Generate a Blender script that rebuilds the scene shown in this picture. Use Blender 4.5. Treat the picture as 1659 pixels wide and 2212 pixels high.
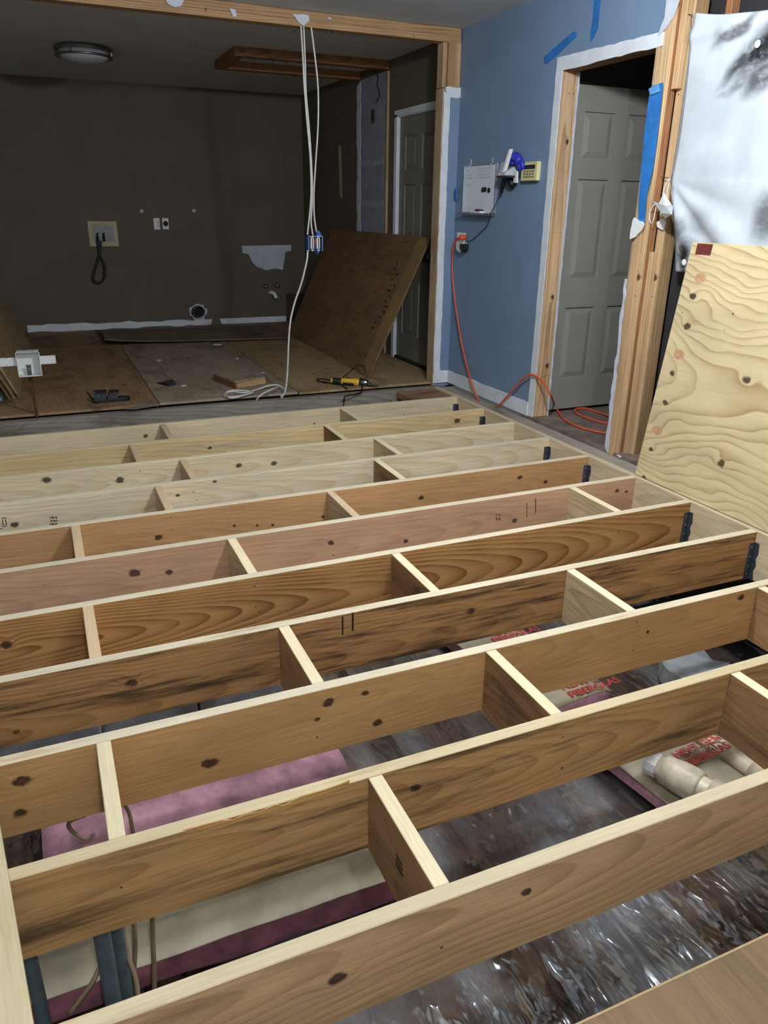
import bpy, bmesh, math, random
from mathutils import Vector, Matrix, noise
random.seed(7)
for o in list(bpy.data.objects): bpy.data.objects.remove(o)
scn = bpy.context.scene
COL = scn.collection

# ------------------------------------------------------------------ camera (photo 1659 x 2212, focal 1650 px)
F, PITCH, YAW, ROLL, HC = 1650.0, 0.37793, 0.41548, 0.01371, 1.34526
fw = Vector((math.sin(YAW)*math.cos(PITCH), math.cos(YAW)*math.cos(PITCH), -math.sin(PITCH)))
rx = fw.cross(Vector((0, 0, 1))).normalized(); ux = rx.cross(fw)
cr, sr = math.cos(ROLL), math.sin(ROLL)
RX, UX = cr*rx + sr*ux, -sr*rx + cr*ux
CAM = Vector((0, 0, HC))
cd = bpy.data.cameras.new('camera'); cam = bpy.data.objects.new('camera', cd); COL.objects.link(cam)
cd.sensor_fit = 'HORIZONTAL'; cd.sensor_width = 36; cd.lens = 36*F/1659; cd.clip_start = .05
cam.matrix_world = Matrix(((RX.x, UX.x, -fw.x, CAM.x), (RX.y, UX.y, -fw.y, CAM.y), (RX.z, UX.z, -fw.z, CAM.z), (0, 0, 0, 1)))
scn.camera = cam
def at(u, v, ax, val):
    """photo pixel -> point on the plane axis = val"""
    d = RX*((u-829.5)/F) - UX*((v-1106)/F) + fw
    return CAM + d*((val-CAM[ax])/d[ax])
def atx(x, *uv): return [at(u, v, 0, x) for u, v in uv]
def aty(y, *uv): return [at(u, v, 1, y) for u, v in uv]
def atz(z, *uv): return [at(u, v, 2, z) for u, v in uv]

# ------------------------------------------------------------------ world, exposure
w = bpy.data.worlds.new('world'); scn.world = w; w.use_nodes = True
w.node_tree.nodes['Background'].inputs[0].default_value = (.55, .62, .72, 1)
w.node_tree.nodes['Background'].inputs[1].default_value = .15
scn.view_settings.view_transform = 'Standard'; scn.view_settings.look = 'None'
scn.view_settings.exposure = -0.42; scn.view_settings.gamma = 1; scn.view_settings.use_curve_mapping = False
LAMP = (1.65, 2.20, 2.54); LAMP_POWER = 1350.0
FILL_LAMP = (.15, -.80, 2.54); FILL_LAMP_POWER = 900.0  # fill lamp added behind the camera to brighten the joist faces

# ------------------------------------------------------------------ helpers: colour, nodes
def C(h, a=1.):
    h = h.lstrip('#'); v = [int(h[i:i+2], 16)/255 for i in (0, 2, 4)]
    return tuple((c/12.92 if c <= .04045 else ((c+.055)/1.055)**2.4) for c in v) + (a,)
class NT:
    def __init__(s, name):
        s.m = bpy.data.materials.new(name); s.m.use_nodes = True; s.t = s.m.node_tree; s.n = s.t.nodes
        s.b = s.n['Principled BSDF']; s.out = s.n['Material Output']
    def put(s, inp, v):
        if hasattr(v, 'links') or isinstance(v, bpy.types.NodeSocket): s.t.links.new(v, inp)
        elif v is not None: inp.default_value = v
    def math(s, op, a, b=None, c=None, clamp=False):
        n = s.n.new('ShaderNodeMath'); n.operation = op; n.use_clamp = clamp
        for i, v in enumerate((a, b, c)): s.put(n.inputs[i], v)
        return n.outputs[0]
    def vec(s, op, a, b=None, scale=None):
        n = s.n.new('ShaderNodeVectorMath'); n.operation = op
        s.put(n.inputs[0], a); s.put(n.inputs[1], b)
        if scale is not None: s.put(n.inputs['Scale'], scale)
        return n.outputs['Value'] if op in ('LENGTH', 'DOT_PRODUCT', 'DISTANCE') else n.outputs[0]
    def sep(s, v):
        n = s.n.new('ShaderNodeSeparateXYZ'); s.put(n.inputs[0], v); return n.outputs
    def noise(s, v, scale=1., detail=2., rough=.5):
        n = s.n.new('ShaderNodeTexNoise'); s.put(n.inputs['Vector'], v); n.inputs['Scale'].default_value = scale
        n.inputs['Detail'].default_value = detail; n.inputs['Roughness'].default_value = rough
        return n.outputs[0]
    def ramp(s, v, a, b, lo=0., hi=1.):
        n = s.n.new('ShaderNodeMapRange'); n.interpolation_type = 'SMOOTHSTEP'
        for i, q in enumerate((v, a, b, lo, hi)): s.put(n.inputs[i], q)
        return n.outputs[0]
    def mix(s, f, a, b, mode='MIX'):
        n = s.n.new('ShaderNodeMix'); n.data_type = 'RGBA'; n.blend_type = mode
        s.put(n.inputs[0], f); s.put(n.inputs[6], a); s.put(n.inputs[7], b); return n.outputs[2]
    def obj(s): return s.n.new('ShaderNodeTexCoord').outputs['Object']
    def objn(s): return s.n.new('ShaderNodeTexCoord').outputs['Normal']
    def rand(s): return s.n.new('ShaderNodeObjectInfo').outputs['Random']
    def bump(s, h, strength=.3, dist=.002):
        n = s.n.new('ShaderNodeBump'); n.inputs['Strength'].default_value = strength; n.inputs['Distance'].default_value = dist
        s.put(n.inputs['Height'], h); s.put(s.b.inputs['Normal'], n.outputs[0])
MATS = {}
def plain(name, col, rough=.6, metal=0., var=.12, vs=6., emit=None, alpha=None, spec=.5, bump=0., bs=60.):
    if name in MATS: return MATS[name]
    t = NT(name); c = C(col); p = t.obj()
    n = t.noise(p, vs, 4, .6)
    dk = tuple(x*(1-var*2) for x in c[:3])+(1,); lt = tuple(min(1, x*(1+var)) for x in c[:3])+(1,)
    t.put(t.b.inputs['Base Color'], t.mix(t.ramp(n, .25, .75), dk, lt))
    t.b.inputs['Roughness'].default_value = rough; t.b.inputs['Metallic'].default_value = metal
    t.b.inputs['Specular IOR Level'].default_value = spec
    if bump: t.bump(t.noise(p, bs, 3), bump, .004)
    if emit:
        t.b.inputs['Emission Color'].default_value = C(emit[0]); t.b.inputs['Emission Strength'].default_value = emit[1]
    MATS[name] = t.m; return t.m
def wood(name, c1, c2, ring=.012, warp=.06, wscale=(1.1, 2.5, 2.5), cy=.05, cz=0., knots=(), holes=(), mould=0.,
         mcol='2a2018', top=None, rough=.72, fib=.22, contrast=.85, mscale=(2.2, 9, 12), mcover=0., streak=0., kcol='3a2213', spread=.15, slope=.05, wob=.05, sharp=2.2):
    """flat-sawn timber: local X is the length, Z the height of the board"""
    t = NT(name); p = t.obj(); r = t.rand(); x, y, z = t.sep(p)
    off = t.n.new('ShaderNodeCombineXYZ'); t.put(off.inputs[0], t.math('MULTIPLY', r, 31.)); t.put(off.inputs[1], t.math('MULTIPLY', r, 17.))
    pp = t.vec('ADD', p, off.outputs[0])
    n1 = t.noise(t.vec('MULTIPLY', pp, wscale), 1., 2., .45)
    dz = t.math('MULTIPLY', t.math('SUBTRACT', n1, .5), warp*2)
    zz = t.math('ADD', t.math('ADD', z, dz), t.math('ADD', t.math('MULTIPLY', t.math('SUBTRACT', r, .5), spread), -.118+cz))
    kmask = None; kno = t.math('MULTIPLY', t.math('SUBTRACT', t.noise(p, 38., 3), .5), 1.3) if knots else None
    for k in knots:
        kx, kz, ks = k[:3]
        d = t.vec('LENGTH', t.vec('MULTIPLY', t.vec('SUBTRACT', p, (kx, 0, kz)), (.75/ks, 0, 1/ks)))
        d = t.math('ADD', d, kno)
        g = t.math('MULTIPLY', t.math('POWER', 2.718, t.math('MULTIPLY', t.math('MULTIPLY', d, d), -.22)), ks*1.9)
        zz = t.math('ADD', zz, g)
        m = t.ramp(d, 1.15, .6)
        kmask = m if kmask is None else t.math('MAXIMUM', kmask, m)
    nl = t.noise(t.vec('MULTIPLY', pp, (.8, 0, .6)), 1., 1., .4)
    yy = t.math('ADD', t.math('ADD', y, cy), t.math('ADD', t.math('MULTIPLY', x, slope), t.math('MULTIPLY', nl, wob)))
    rr = t.math('SQRT', t.math('ADD', t.math('MULTIPLY', zz, zz), t.math('MULTIPLY', yy, yy)))
    q = t.math('FRACT', t.math('DIVIDE', rr, ring))
    wv = t.math('MULTIPLY', t.math('POWER', q, sharp), t.ramp(q, 1., .93))
    wv = t.math('MULTIPLY', wv, t.ramp(t.noise(pp, 5., 2), .2, .75, .45, 1.25))
    col = t.mix(t.math('MULTIPLY', wv, contrast, clamp=True), C(c1), C(c2))
    f = t.noise(t.vec('MULTIPLY', pp, (5., 160., 160.)), 1., 3., .6)
    col = t.mix(1., col, t.ramp_rgb(f, 1-fib, 1+fib*.6) if hasattr(t, 'ramp_rgb') else grey(t, f, 1-fib, 1+fib*.6), 'MULTIPLY')
    bl = t.noise(t.vec('MULTIPLY', pp, (1.6, 4, 6)), 1., 3., .55)
    col = t.mix(1., col, grey(t, bl, .82, 1.14), 'MULTIPLY')
    if streak:
        st = t.noise(t.vec('MULTIPLY', pp, (.7, 30, 30)), 1., 2., .5)
        col = t.mix(t.math('MULTIPLY', t.ramp(st, .5, .72), streak), col, C('8a8f93'))
    if mould:
        a = t.noise(t.vec('MULTIPLY', pp, mscale), 1., 5., .68); b2 = t.noise(t.vec('MULTIPLY', pp, (1.3, 3, 4)), 1., 2., .5)
        mm = t.math('MULTIPLY', t.ramp(a, .44, .64), t.ramp(b2, .38-mcover, .58-mcover))
        col = t.mix(t.math('MULTIPLY', mm, mould, clamp=True), col, C(mcol))
    if kmask is not None:
        kc = t.mix(t.ramp(t.noise(p, 90., 2), .35, .6), C(kcol), C('120b08'))
        col = t.mix(t.math('MULTIPLY', kmask, .9), col, kc)
    for hx, hz, hs in holes:
        d = t.vec('LENGTH', t.vec('MULTIPLY', t.vec('SUBTRACT', p, (hx, 0, hz)), (1, 0, 1)))
        col = t.mix(t.ramp(d, hs, hs*.6, 0, .85), col, C('17100b'))
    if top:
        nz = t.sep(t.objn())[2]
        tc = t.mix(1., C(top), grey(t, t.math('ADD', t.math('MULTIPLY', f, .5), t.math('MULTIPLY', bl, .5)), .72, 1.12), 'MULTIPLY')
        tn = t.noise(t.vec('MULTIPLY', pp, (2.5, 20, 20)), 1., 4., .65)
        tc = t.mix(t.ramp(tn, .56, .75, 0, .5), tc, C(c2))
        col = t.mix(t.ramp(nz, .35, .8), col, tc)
    t.put(t.b.inputs['Base Color'], col); t.b.inputs['Roughness'].default_value = rough
    t.b.inputs['Specular IOR Level'].default_value = .3
    t.bump(t.math('ADD', t.math('MULTIPLY', wv, .5), f), .25, .0015)
    MATS[name] = t.m; return t.m
def grey(t, v, lo, hi):
    n = t.n.new('ShaderNodeMapRange')
    for i, q in enumerate((v, .25, .75, lo, hi)): t.put(n.inputs[i], q)
    c = t.n.new('ShaderNodeCombineXYZ')
    for i in range(3): t.put(c.inputs[i], n.outputs[0])
    return c.outputs[0]

# ------------------------------------------------------------------ helpers: objects
WM = {}
def link(name, data, M, parent=None):
    o = bpy.data.objects.new(name, data); COL.objects.link(o)
    if parent is not None:
        o.parent = parent; o.matrix_basis = WM[parent.name].inverted() @ M
    else: o.matrix_basis = M
    WM[o.name] = M; return o
def tag(o, label=None, cat=None, group=None, kind=None):
    if label: o['label'] = label
    if cat: o['category'] = cat
    if group: o['group'] = group
    if kind: o['kind'] = kind
    return o
def empty(name, loc, label, cat, group=None, kind=None):
    o = link(name, None, Matrix.Translation(Vector(loc))); o.empty_display_size = .05
    return tag(o, label, cat, group, kind)
def me_of(verts, faces, mats, smooth=False, name='mesh'):
    me = bpy.data.meshes.new(name); me.from_pydata([tuple(v) for v in verts], [], faces); me.update()
    for m in (mats if isinstance(mats, (list, tuple)) else [mats]): me.materials.append(m)
    if smooth:
        for p in me.polygons: p.use_smooth = True
    return me
def solid(name, verts, faces, mat, parent=None, smooth=False, origin=None):
    """mesh given in world coordinates; origin goes to the middle of its base"""
    vs = [Vector(v) for v in verts]
    if origin is None:
        lo = [min(v[i] for v in vs) for i in range(3)]; hi = [max(v[i] for v in vs) for i in range(3)]
        origin = Vector(((lo[0]+hi[0])/2, (lo[1]+hi[1])/2, lo[2]))
    origin = Vector(origin)
    return link(name, me_of([v-origin for v in vs], faces, mat, smooth, name), Matrix.Translation(origin), parent)
BF = [(0, 3, 2, 1), (4, 5, 6, 7), (0, 1, 5, 4), (1, 2, 6, 5), (2, 3, 7, 6), (3, 0, 4, 7)]
def bxs(*boxes):
    """several boxes (x0,x1,y0,y1,z0,z1) -> verts, faces"""
    V, Fc = [], []
    for x0, x1, y0, y1, z0, z1 in boxes:
        n = len(V)
        V += [(x0, y0, z0), (x1, y0, z0), (x1, y1, z0), (x0, y1, z0), (x0, y0, z1), (x1, y0, z1), (x1, y1, z1), (x0, y1, z1)]
        Fc += [tuple(i+n for i in f) for f in BF]
    return V, Fc
BEV = {}
def bevbox(L, T, H, b, mat):
    key = (round(L, 4), round(T, 4), round(H, 4), b, mat.name)
    if key in BEV: return BEV[key]
    bm = bmesh.new(); V, Fc = bxs((0, L, 0, T, 0, H)); vs = [bm.verts.new(v) for v in V]
    for f in Fc: bm.faces.new([vs[i] for i in f])
    if b: bmesh.ops.bevel(bm, geom=bm.edges[:], offset=b, segments=1, affect='EDGES')
    me = bpy.data.meshes.new('board'); bm.to_mesh(me); bm.free(); me.materials.append(mat); BEV[key] = me; return me
def frame(o, X, Z):
    X = Vector(X).normalized(); Z = Vector(Z); Z = (Z - X*Z.dot(X)).normalized(); Y = Z.cross(X)
    return Matrix(((X.x, Y.x, Z.x, o[0]), (X.y, Y.y, Z.y, o[1]), (X.z, Y.z, Z.z, o[2]), (0, 0, 0, 1)))
def board(name, o, X, Z, L, T, H, mat, parent=None, b=.002):
    return link(name, bevbox(L, T, H, b, mat), frame(o, X, Z), parent)
def crom(P, n=6, closed=False):
    P = [Vector(p) for p in P]; out = []
    m = len(P)
    for i in range(m if closed else m-1):
        if closed: a, b, c, d = P[i-1], P[i], P[(i+1) % m], P[(i+2) % m]
        else: a, b, c, d = P[max(i-1, 0)], P[i], P[i+1], P[min(i+2, m-1)]
        for k in range(n):
            s = k/n
            out.append(.5*((2*b)+(c-a)*s+(2*a-5*b+4*c-d)*s*s+(3*b-a-3*c+d)*s**3))
    if not closed: out.append(P[-1])
    return out
def tube(name, P, r, mat, parent=None, seg=8, n=6, closed=False, smooth=True, curve=True):
    Q = crom(P, n, closed) if curve else [Vector(p) for p in P]
    rs = r if isinstance(r, (list, tuple)) else None
    V, Fc = [], []; up = None; m = len(Q)
    for i, q in enumerate(Q):
        d = (Q[(i+1) % m]-Q[i-1]) if closed else (Q[min(i+1, m-1)]-Q[max(i-1, 0)])
        if d.length < 1e-9: d = Vector((0, 0, 1))
        d.normalize()
        if up is None: up = d.orthogonal().normalized()
        up = (up-d*up.dot(d)).normalized(); sd = d.cross(up)
        rad = rs[min(int(i/max(1, m-1)*(len(rs)-1)+.5), len(rs)-1)] if rs else r
        for k in range(seg):
            a = 2*math.pi*k/seg; V.append(q+rad*(math.cos(a)*up+math.sin(a)*sd))
    for i in range(m if closed else m-1):
        for k in range(seg):
            a, b = i*seg+k, i*seg+(k+1) % seg; j = ((i+1) % m)*seg
            Fc.append((a, b, j+(k+1) % seg, j+k))
    if not closed: Fc += [tuple(range(seg))[::-1], tuple((m-1)*seg+k for k in range(seg))]
    return solid(name, V, Fc, mat, parent, smooth)
def lathe(name, prof, M, mat, parent=None, seg=32, smooth=True, caps=True):
    """profile [(r, z)] turned about local Z of M"""
    V, Fc = [], []
    for r, z in prof:
        for k in range(seg):
            a = 2*math.pi*k/seg; V.append((r*math.cos(a), r*math.sin(a), z))
    for i in range(len(prof)-1):
        for k in range(seg):
            Fc.append((i*seg+k, i*seg+(k+1) % seg, (i+1)*seg+(k+1) % seg, (i+1)*seg+k))
    if caps: Fc += [tuple(range(seg))[::-1], tuple((len(prof)-1)*seg+k for k in range(seg))]
    return link(name, me_of(V, Fc, mat, smooth, name), M, parent)
def slab(name, pts, nrm, t, mat, parent=None, smooth=False):
    """flat outline (world points) given thickness t along nrm"""
    P = [Vector(p) for p in pts]; nrm = Vector(nrm).normalized(); n = len(P)
    V = P+[p+nrm*t for p in P]
    Fc = [tuple(range(n))[::-1], tuple(range(n, 2*n))]+[(i, (i+1) % n, n+(i+1) % n, n+i) for i in range(n)]
    return solid(name, V, Fc, mat, parent, smooth)
def torn(pts, step=.03, amp=.008, closed=True, seed=1, fix=None):
    """roughen an outline; fix = set of edge indices left straight"""
    rg = random.Random(seed); P = [Vector(p) for p in pts]; out = []; n = len(P)
    c = sum(P, Vector())/n
    for i in range(n if closed else n-1):
        a, b = P[i], P[(i+1) % n]; out.append(a)
        if fix and i in fix: continue
        k = max(1, int((b-a).length/step)); e = (b-a).normalized()
        s = (c-a)-e*(c-a).dot(e); s = s.normalized() if s.length > 1e-6 else Vector()
        for j in range(1, k): out.append(a+(b-a)*(j/k)+s*rg.uniform(-amp, amp)+e*rg.uniform(-step*.3, step*.3))
    if not closed: out.append(P[-1])
    return out
def text(name, body, size, M, mat, parent=None, sx=1.):
    cu = bpy.data.curves.new('lettering', 'FONT'); cu.body = body; cu.size = size; cu.extrude = .0004; cu.offset = .0012 if size > .03 else 0
    cu.resolution_u = 3
    tmp = bpy.data.objects.new('lettering', cu); COL.objects.link(tmp)
    me = bpy.data.meshes.new_from_object(tmp.evaluated_get(bpy.context.evaluated_depsgraph_get()))
    bpy.data.objects.remove(tmp); me.materials.clear(); me.materials.append(mat)
    for v in me.vertices: v.co.x *= sx
    return link(name, me, M, parent)
X1, Y1, Z1 = Vector((1, 0, 0)), Vector((0, 1, 0)), Vector((0, 0, 1))
ORD = ['zeroth', 'first', 'second', 'third', 'fourth', 'fifth', 'sixth', 'seventh', 'eighth', 'ninth', 'tenth', 'eleventh', 'twelfth']

# ------------------------------------------------------------------ common materials
M_blue = plain('blue_wall_paint', '7289a3', .62, var=.05, vs=2.5, bump=.12, bs=140)
M_brown = plain('brown_wall_paint', '5f5647', .7, var=.06, vs=2, bump=.12, bs=140)
M_ceil = plain('ceiling_paint', 'd2d5d5', .85, var=.04, vs=3, bump=.25, bs=120)
M_white = plain('white_trim_paint', 'd9dfe4', .55, var=.06, vs=7)
M_gyp = plain('raw_drywall', 'c4cad2', .9, var=.07, vs=9, bump=.2, bs=80)
M_gypgrey = plain('grey_drywall_paper', '8d8f9a', .9, var=.1, vs=5)
M_dark = plain('dark_cavity', '1c1b1c', .9, var=.2)
M_door = plain('grey_door_paint', '8b8981', .5, var=.03, vs=3)
M_door1 = plain('olive_grey_door_paint', '77756c', .5, var=.03, vs=3)
M_steel = plain('galvanised_steel', '5b6670', .45, .75, var=.15, vs=30)
M_black = plain('black_plastic', '141519', .5, var=.15, vs=20)
M_chrome = plain('chrome', 'c9ccd0', .15, 1., var=.03)
M_nickel = plain('brushed_nickel', '8e8a88', .32, 1., var=.06)
M_plast = plain('white_plastic', 'e4e6e4', .4, var=.04)
M_cream = plain('cream_plastic', 'd8cf96', .45, var=.04)
M_pvc = plain('dirty_white_pvc', 'd9cfb4', .4, var=.22, vs=9)
M_cable = plain('white_cable_sheath', 'd3d3ce', .45, var=.05)
M_tape = plain('blue_masking_tape', '2a70b4', .55, var=.14, vs=14)
M_orange = plain('orange_cord_rubber', 'd4562f', .5, var=.06)
M_stud = wood('framing_stud_pine', 'c6a67c', '9a734c', slope=.012, wob=.012, ring=.014, warp=.03, wscale=(.8, 4, 4), knots=(), fib=.2, contrast=.7)
M_studold = wood('framing_stud_weathered', 'bfa482', '8a6a4a', slope=.012, wob=.012, ring=.012, warp=.03, wscale=(.8, 4, 4), fib=.25, mould=.35, contrast=.7)
M_beam = wood('beam_fir', 'b39068', '85633e', slope=.012, wob=.012, ring=.012, warp=.03, fib=.2, knots=((.9, .03, .012), (1.9, .04, .018), (3.0, .03, .014)))
M_plate = wood('dark_plate_wood', '946844', '643f26', ring=.012, warp=.03, fib=.2)
M_grey = wood('weathered_grey_wood', '8f877b', '645a4e', ring=.014, warp=.04, mould=.5, fib=.25, contrast=.7)

# ------------------------------------------------------------------ the setting
ZC = 2.54; XB = 3.06; XW = 3.01; YB = 9.45
# back wall with a real hole for the dryer vent
hole = (1.625, 1.80, .10, .245)
V, Fc = bxs((-2.7, hole[0], YB, YB+.1, -.05, ZC), (hole[1], XB+.1, YB, YB+.1, -.05, ZC), (hole[0], hole[1], YB, YB+.1, hole[3], ZC), (hole[0], hole[1], YB, YB+.1, -.05, hole[2]))
wall_back = tag(solid('wall_back', V, Fc, M_brown), 'dark brown painted wall at the far end of the room', 'wall', kind='structure')
P = aty(YB, (522, 531), (629, 529), (629, 542), (616, 544), (611, 583), (598, 580), (582, 582), (575, 584), (567, 580), (556, 577), (545, 566), (538, 550), (524, 546))
tag(slab('drywall_patch', torn(P, .05, .006, seed=3, fix={0, 1}), (0, -1, 0), .003, M_gyp, wall_back), 'white patch where the brown paint is torn off')
for u, v in ((306, 456), (419, 455)):
    q = at(u, v, 1, YB); slab('paint_chip', [q+Vector((.02*math.cos(a), 0, .022*math.sin(a))) for a in (0, 1, 2.2, 3.3, 4.2, 5.4)], (0, -1, 0), .002, M_gyp, wall_back)
# right wall of the far room
V, Fc = bxs((XB, XB+.1, 5.66, 5.93, -.05, ZC), (XB, XB+.1, 5.93, 6.76, 2.115, ZC), (XB, XB+.1, 6.76, YB, -.05, ZC))
wall_right2 = tag(solid('wall_right_far', V, Fc, M_brown), 'dark brown side wall of the far room around the closed door', 'wall', kind='structure')
solid('drywall_panel', *bxs((XB-.008, XB, 7.03, 7.60, .02, 2.465)), M_gypgrey, wall_right2)
for z in (1.36, 1.72): solid('joint_tape', *bxs((XB-.0095, XB-.008, 7.03, 7.60, z, z+.05)), plain('pale_joint_tape', '9c9ea8', .9), wall_right2)
board('wall_stud', (XB-.02, 6.94, .02), Z1, Y1, 2.44, .0195, .04, M_studold, wall_right2)
slab('torn_edge', torn([(XB, 7.60, .02), (XB, 7.69, .02), (XB, 7.69, 2.42), (XB, 7.60, 2.46)], .06, .012, seed=5), (-1, 0, 0), .012, M_gyp, wall_right2)
P = atx(XB, (731, 315), (736, 315), (739, 428), (735, 428)); slab('bare_strip', P, (-1, 0, 0), .004, M_studold, wall_right2)
tube('loose_wire', atx(XB-.02, (808, 150), (817, 166), (815, 182), (820, 205), (812, 222)), .004, M_black, wall_right2)
P = atx(XB-.008, (804, 237), (810, 237), (811, 265), (805, 265)); slab('bracket', P, (-1, 0, 0), .012, M_nickel, wall_right2)
# wall stub left of the blue wall (end of the removed partition)
V, Fc = bxs((2.885, XW+.1, 5.55, 5.66, -.01, 2.16))
stub = tag(solid('wall_stub', V, Fc, M_blue), 'narrow pale blue stub of the removed partition wall', 'wall', kind='structure')
slab('bare_edge', torn([(2.872, 5.549, .02), (2.930, 5.549, .02), (2.927, 5.549, 2.10), (2.874, 5.549, 2.14)], .05, .004, seed=2, fix={0}), (0, -1, 0), .003, M_white, stub)
slab('bare_top', torn([(2.895, 5.549, 2.10), (XW, 5.549, 2.105), (XW, 5.549, 2.17), (2.885, 5.549, 2.165)], .03, .006, seed=9), (0, -1, 0), .004, M_white, stub)
board('end_stud', (2.8845, 5.553, -.005), Z1, -X1, 2.165, .112, .016, M_studold, stub)
board('king_stud', (2.905, 5.552, 2.165), Z1, Y1, .285, .055, .09, M_beam, stub)
board('cripple_stud', (2.962, 5.556, 2.165), Z1, Y1, .285, .045, .09, M_stud, stub)
board('cripple_stud', (2.872, 5.574, 2.165), Z1, Y1, .285, .03, .09, M_studold, stub)
# blue wall with the door opening
OY0, OY1, OZ = 3.505, 4.30, 2.115
V, Fc = bxs((XW, XW+.1, OY1+.03, 5.66, .02, ZC), (XW, XW+.1, 3.495, OY1+.03, OZ+.03, ZC))
wall_right = tag(solid('wall_right', V, Fc, M_blue), 'slate blue painted wall beside the open doorway', 'wall', kind='structure')
P = [(XW, OY1, .02), (XW, OY1+.06, .02), (XW, OY1+.06, OZ+.075), (XW, 3.47, OZ+.06), (XW, 3.47, OZ), (XW, OY1, OZ)]
tag(slab('trim_1', torn(P, .05, .003, seed=4, fix={0}), (-1, 0, 0), .006, M_white), 'bare white band where the door casing was pulled off', 'trim', kind='structure')
slab('torn_drywall', torn(atx(XW-.002, (1443, 0), (1468, 0), (1455, 38), (1440, 62), (1424, 78), (1432, 55), (1440, 35)), .03, .004, seed=8), (-1, 0, 0), .01, M_gyp, wall_right)
slab('scuffed_patch', torn([(XW, 5.40, .12), (XW, 5.15, .115), (XW, 5.25, .16), (XW, 5.33, .2)], .03, .01, seed=2), (-1, 0, 0), .002, M_gypgrey, wall_right)
# baseboards
P = [(XW, OY1+.06, .018), (XW, 5.55, .018), (XW, 5.55, .115), (XW, OY1+.06, .11)]
tag(slab('baseboard_right', torn(P, .06, .004, seed=11, fix={0, 1, 3}), (-1, 0, 0), .012, M_white), 'scuffed white baseboard under the blue wall', 'baseboard', kind='structure')
tag(slab('baseboard_stub', [(2.885, 5.549, .018), (XW-.012, 5.549, .018), (XW-.012, 5.549, .115), (2.885, 5.549, .12)], (0, -1, 0), .012, M_white), 'short white baseboard across the foot of the blue wall stub', 'baseboard', kind='structure')
P = aty(YB, (58, 703), (462, 688), (452, 699), (62, 717))
P = [(-.17, YB, .022), (1.85, YB, .022), (1.87, YB, .085), (-.17, YB, .1)]
tag(slab('baseboard_back', torn(P, .12, .012, seed=6, fix={1, 3}), (0, -1, 0), .014, M_white), 'chipped white baseboard along the left of the brown wall', 'baseboard', kind='structure')
P = [(1.98, YB, .022), (2.79, YB, .022), (2.79, YB, .085), (1.96, YB, .085)]
tag(slab('baseboard_back', torn(P, .12, .008, seed=16, fix={1, 2, 3}), (0, -1, 0), .014, M_white), 'shorter white baseboard piece below the pipe stubs', 'baseboard', kind='structure')
# ceiling
tag(solid('ceiling', *bxs((-2.7, 4.9, -1.7, YB+.1, ZC, ZC+.08)), M_ceil), 'grey white textured ceiling over both rooms', 'ceiling', kind='structure')
M_off = plain('off_white_wall_paint', 'c3c8ca', .8, var=.03)
# unseen sides of the room, so that light bounces as indoors
tag(solid('wall_left', *bxs((-2.7, -2.6, -1.7, YB, -.9, ZC)), M_off), 'pale wall on the left, outside the picture', 'wall', kind='structure')
tag(solid('wall_rear', *bxs((-2.6, 4.9, -1.7, -1.6, -.9, ZC)), M_off), 'pale wall behind the photographer', 'wall', kind='structure')
# hall behind the doorway
M_hall = plain('dark_hall_wall', '4a4742', .8, var=.05)  # one dark colour for all the hall walls
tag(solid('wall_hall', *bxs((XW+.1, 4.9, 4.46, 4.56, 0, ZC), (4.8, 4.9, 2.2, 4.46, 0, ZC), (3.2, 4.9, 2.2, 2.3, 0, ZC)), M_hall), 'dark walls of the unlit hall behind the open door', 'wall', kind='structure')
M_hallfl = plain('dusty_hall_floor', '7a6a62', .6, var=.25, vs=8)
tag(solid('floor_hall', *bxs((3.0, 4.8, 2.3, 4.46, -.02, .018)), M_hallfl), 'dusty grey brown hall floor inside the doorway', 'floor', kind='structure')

# ------------------------------------------------------------------ doors
def six_panel(name, o, X, Z, W, H, T, mat, label, kind='structure'):
    M = frame(o, X, Z); st, md = .115*W/.81, .11*W/.81; pw = (W-2*st-md)/2; s = H/2.03
    rows = [(.215*s, .70*s), (.885*s, 1.50*s), (1.615*s, 1.885*s)]
    zs = [0]+[q for r in rows for q in r]+[H]
    B = [(0, st, 0, T, 0, H), (st+pw, st+pw+md, 0, T, 0, H), (W-st, W, 0, T, 0, H)]
    for i in range(0, len(zs), 2):
        for x0 in (st, st+pw+md): B.append((x0, x0+pw, 0, T, zs[i], zs[i+1]))
    V, Fc = bxs(*B)
    d = tag(link(name, me_of(V, Fc, mat), M), label, 'door', kind=kind)
    for z0, z1 in rows:
        w_, h_ = pw, z1-z0; V = []; Fc = []
        for i, y in ((0, .013), (.010, .013), (.045, .003), (.05, .003)):
            V += [(i, y, i), (w_-i, y, i), (w_-i, y, h_-i), (i, y, h_-i)]
        for k in range(3): Fc += [(k*4+j, k*4+(j+1) % 4, k*4+4+(j+1) % 4, k*4+4+j) for j in range(4)]
        Fc.append((12, 13, 14, 15)); n = len(V)
        V += [(0, T-.004, 0), (w_, T-.004, 0), (w_, T-.004, h_), (0, T-.004, h_)]
        Fc += [(n+3, n+2, n+1, n)]+[(j, n+j, n+(j+1) % 4, (j+1) % 4) for j in range(4)]
        me = me_of(V, Fc, mat)
        for x0 in (st, st+pw+md): link('panel', me, M @ Matrix.Translation((x0, 0, z0)), d)
    return d, M
d2, Md2 = six_panel('door_2', (3.135, 4.37, .04), X1, Z1, .81, 2.025, .035, M_door, 'grey six panel door standing open inside the doorway')
for z in (.28, 1.02, 1.80):
    lathe('hinge', [(.007, 0), (.007, .09)], Md2 @ Matrix.Translation((-.004, -.006, z)), M_nickel, d2, 10)
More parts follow.
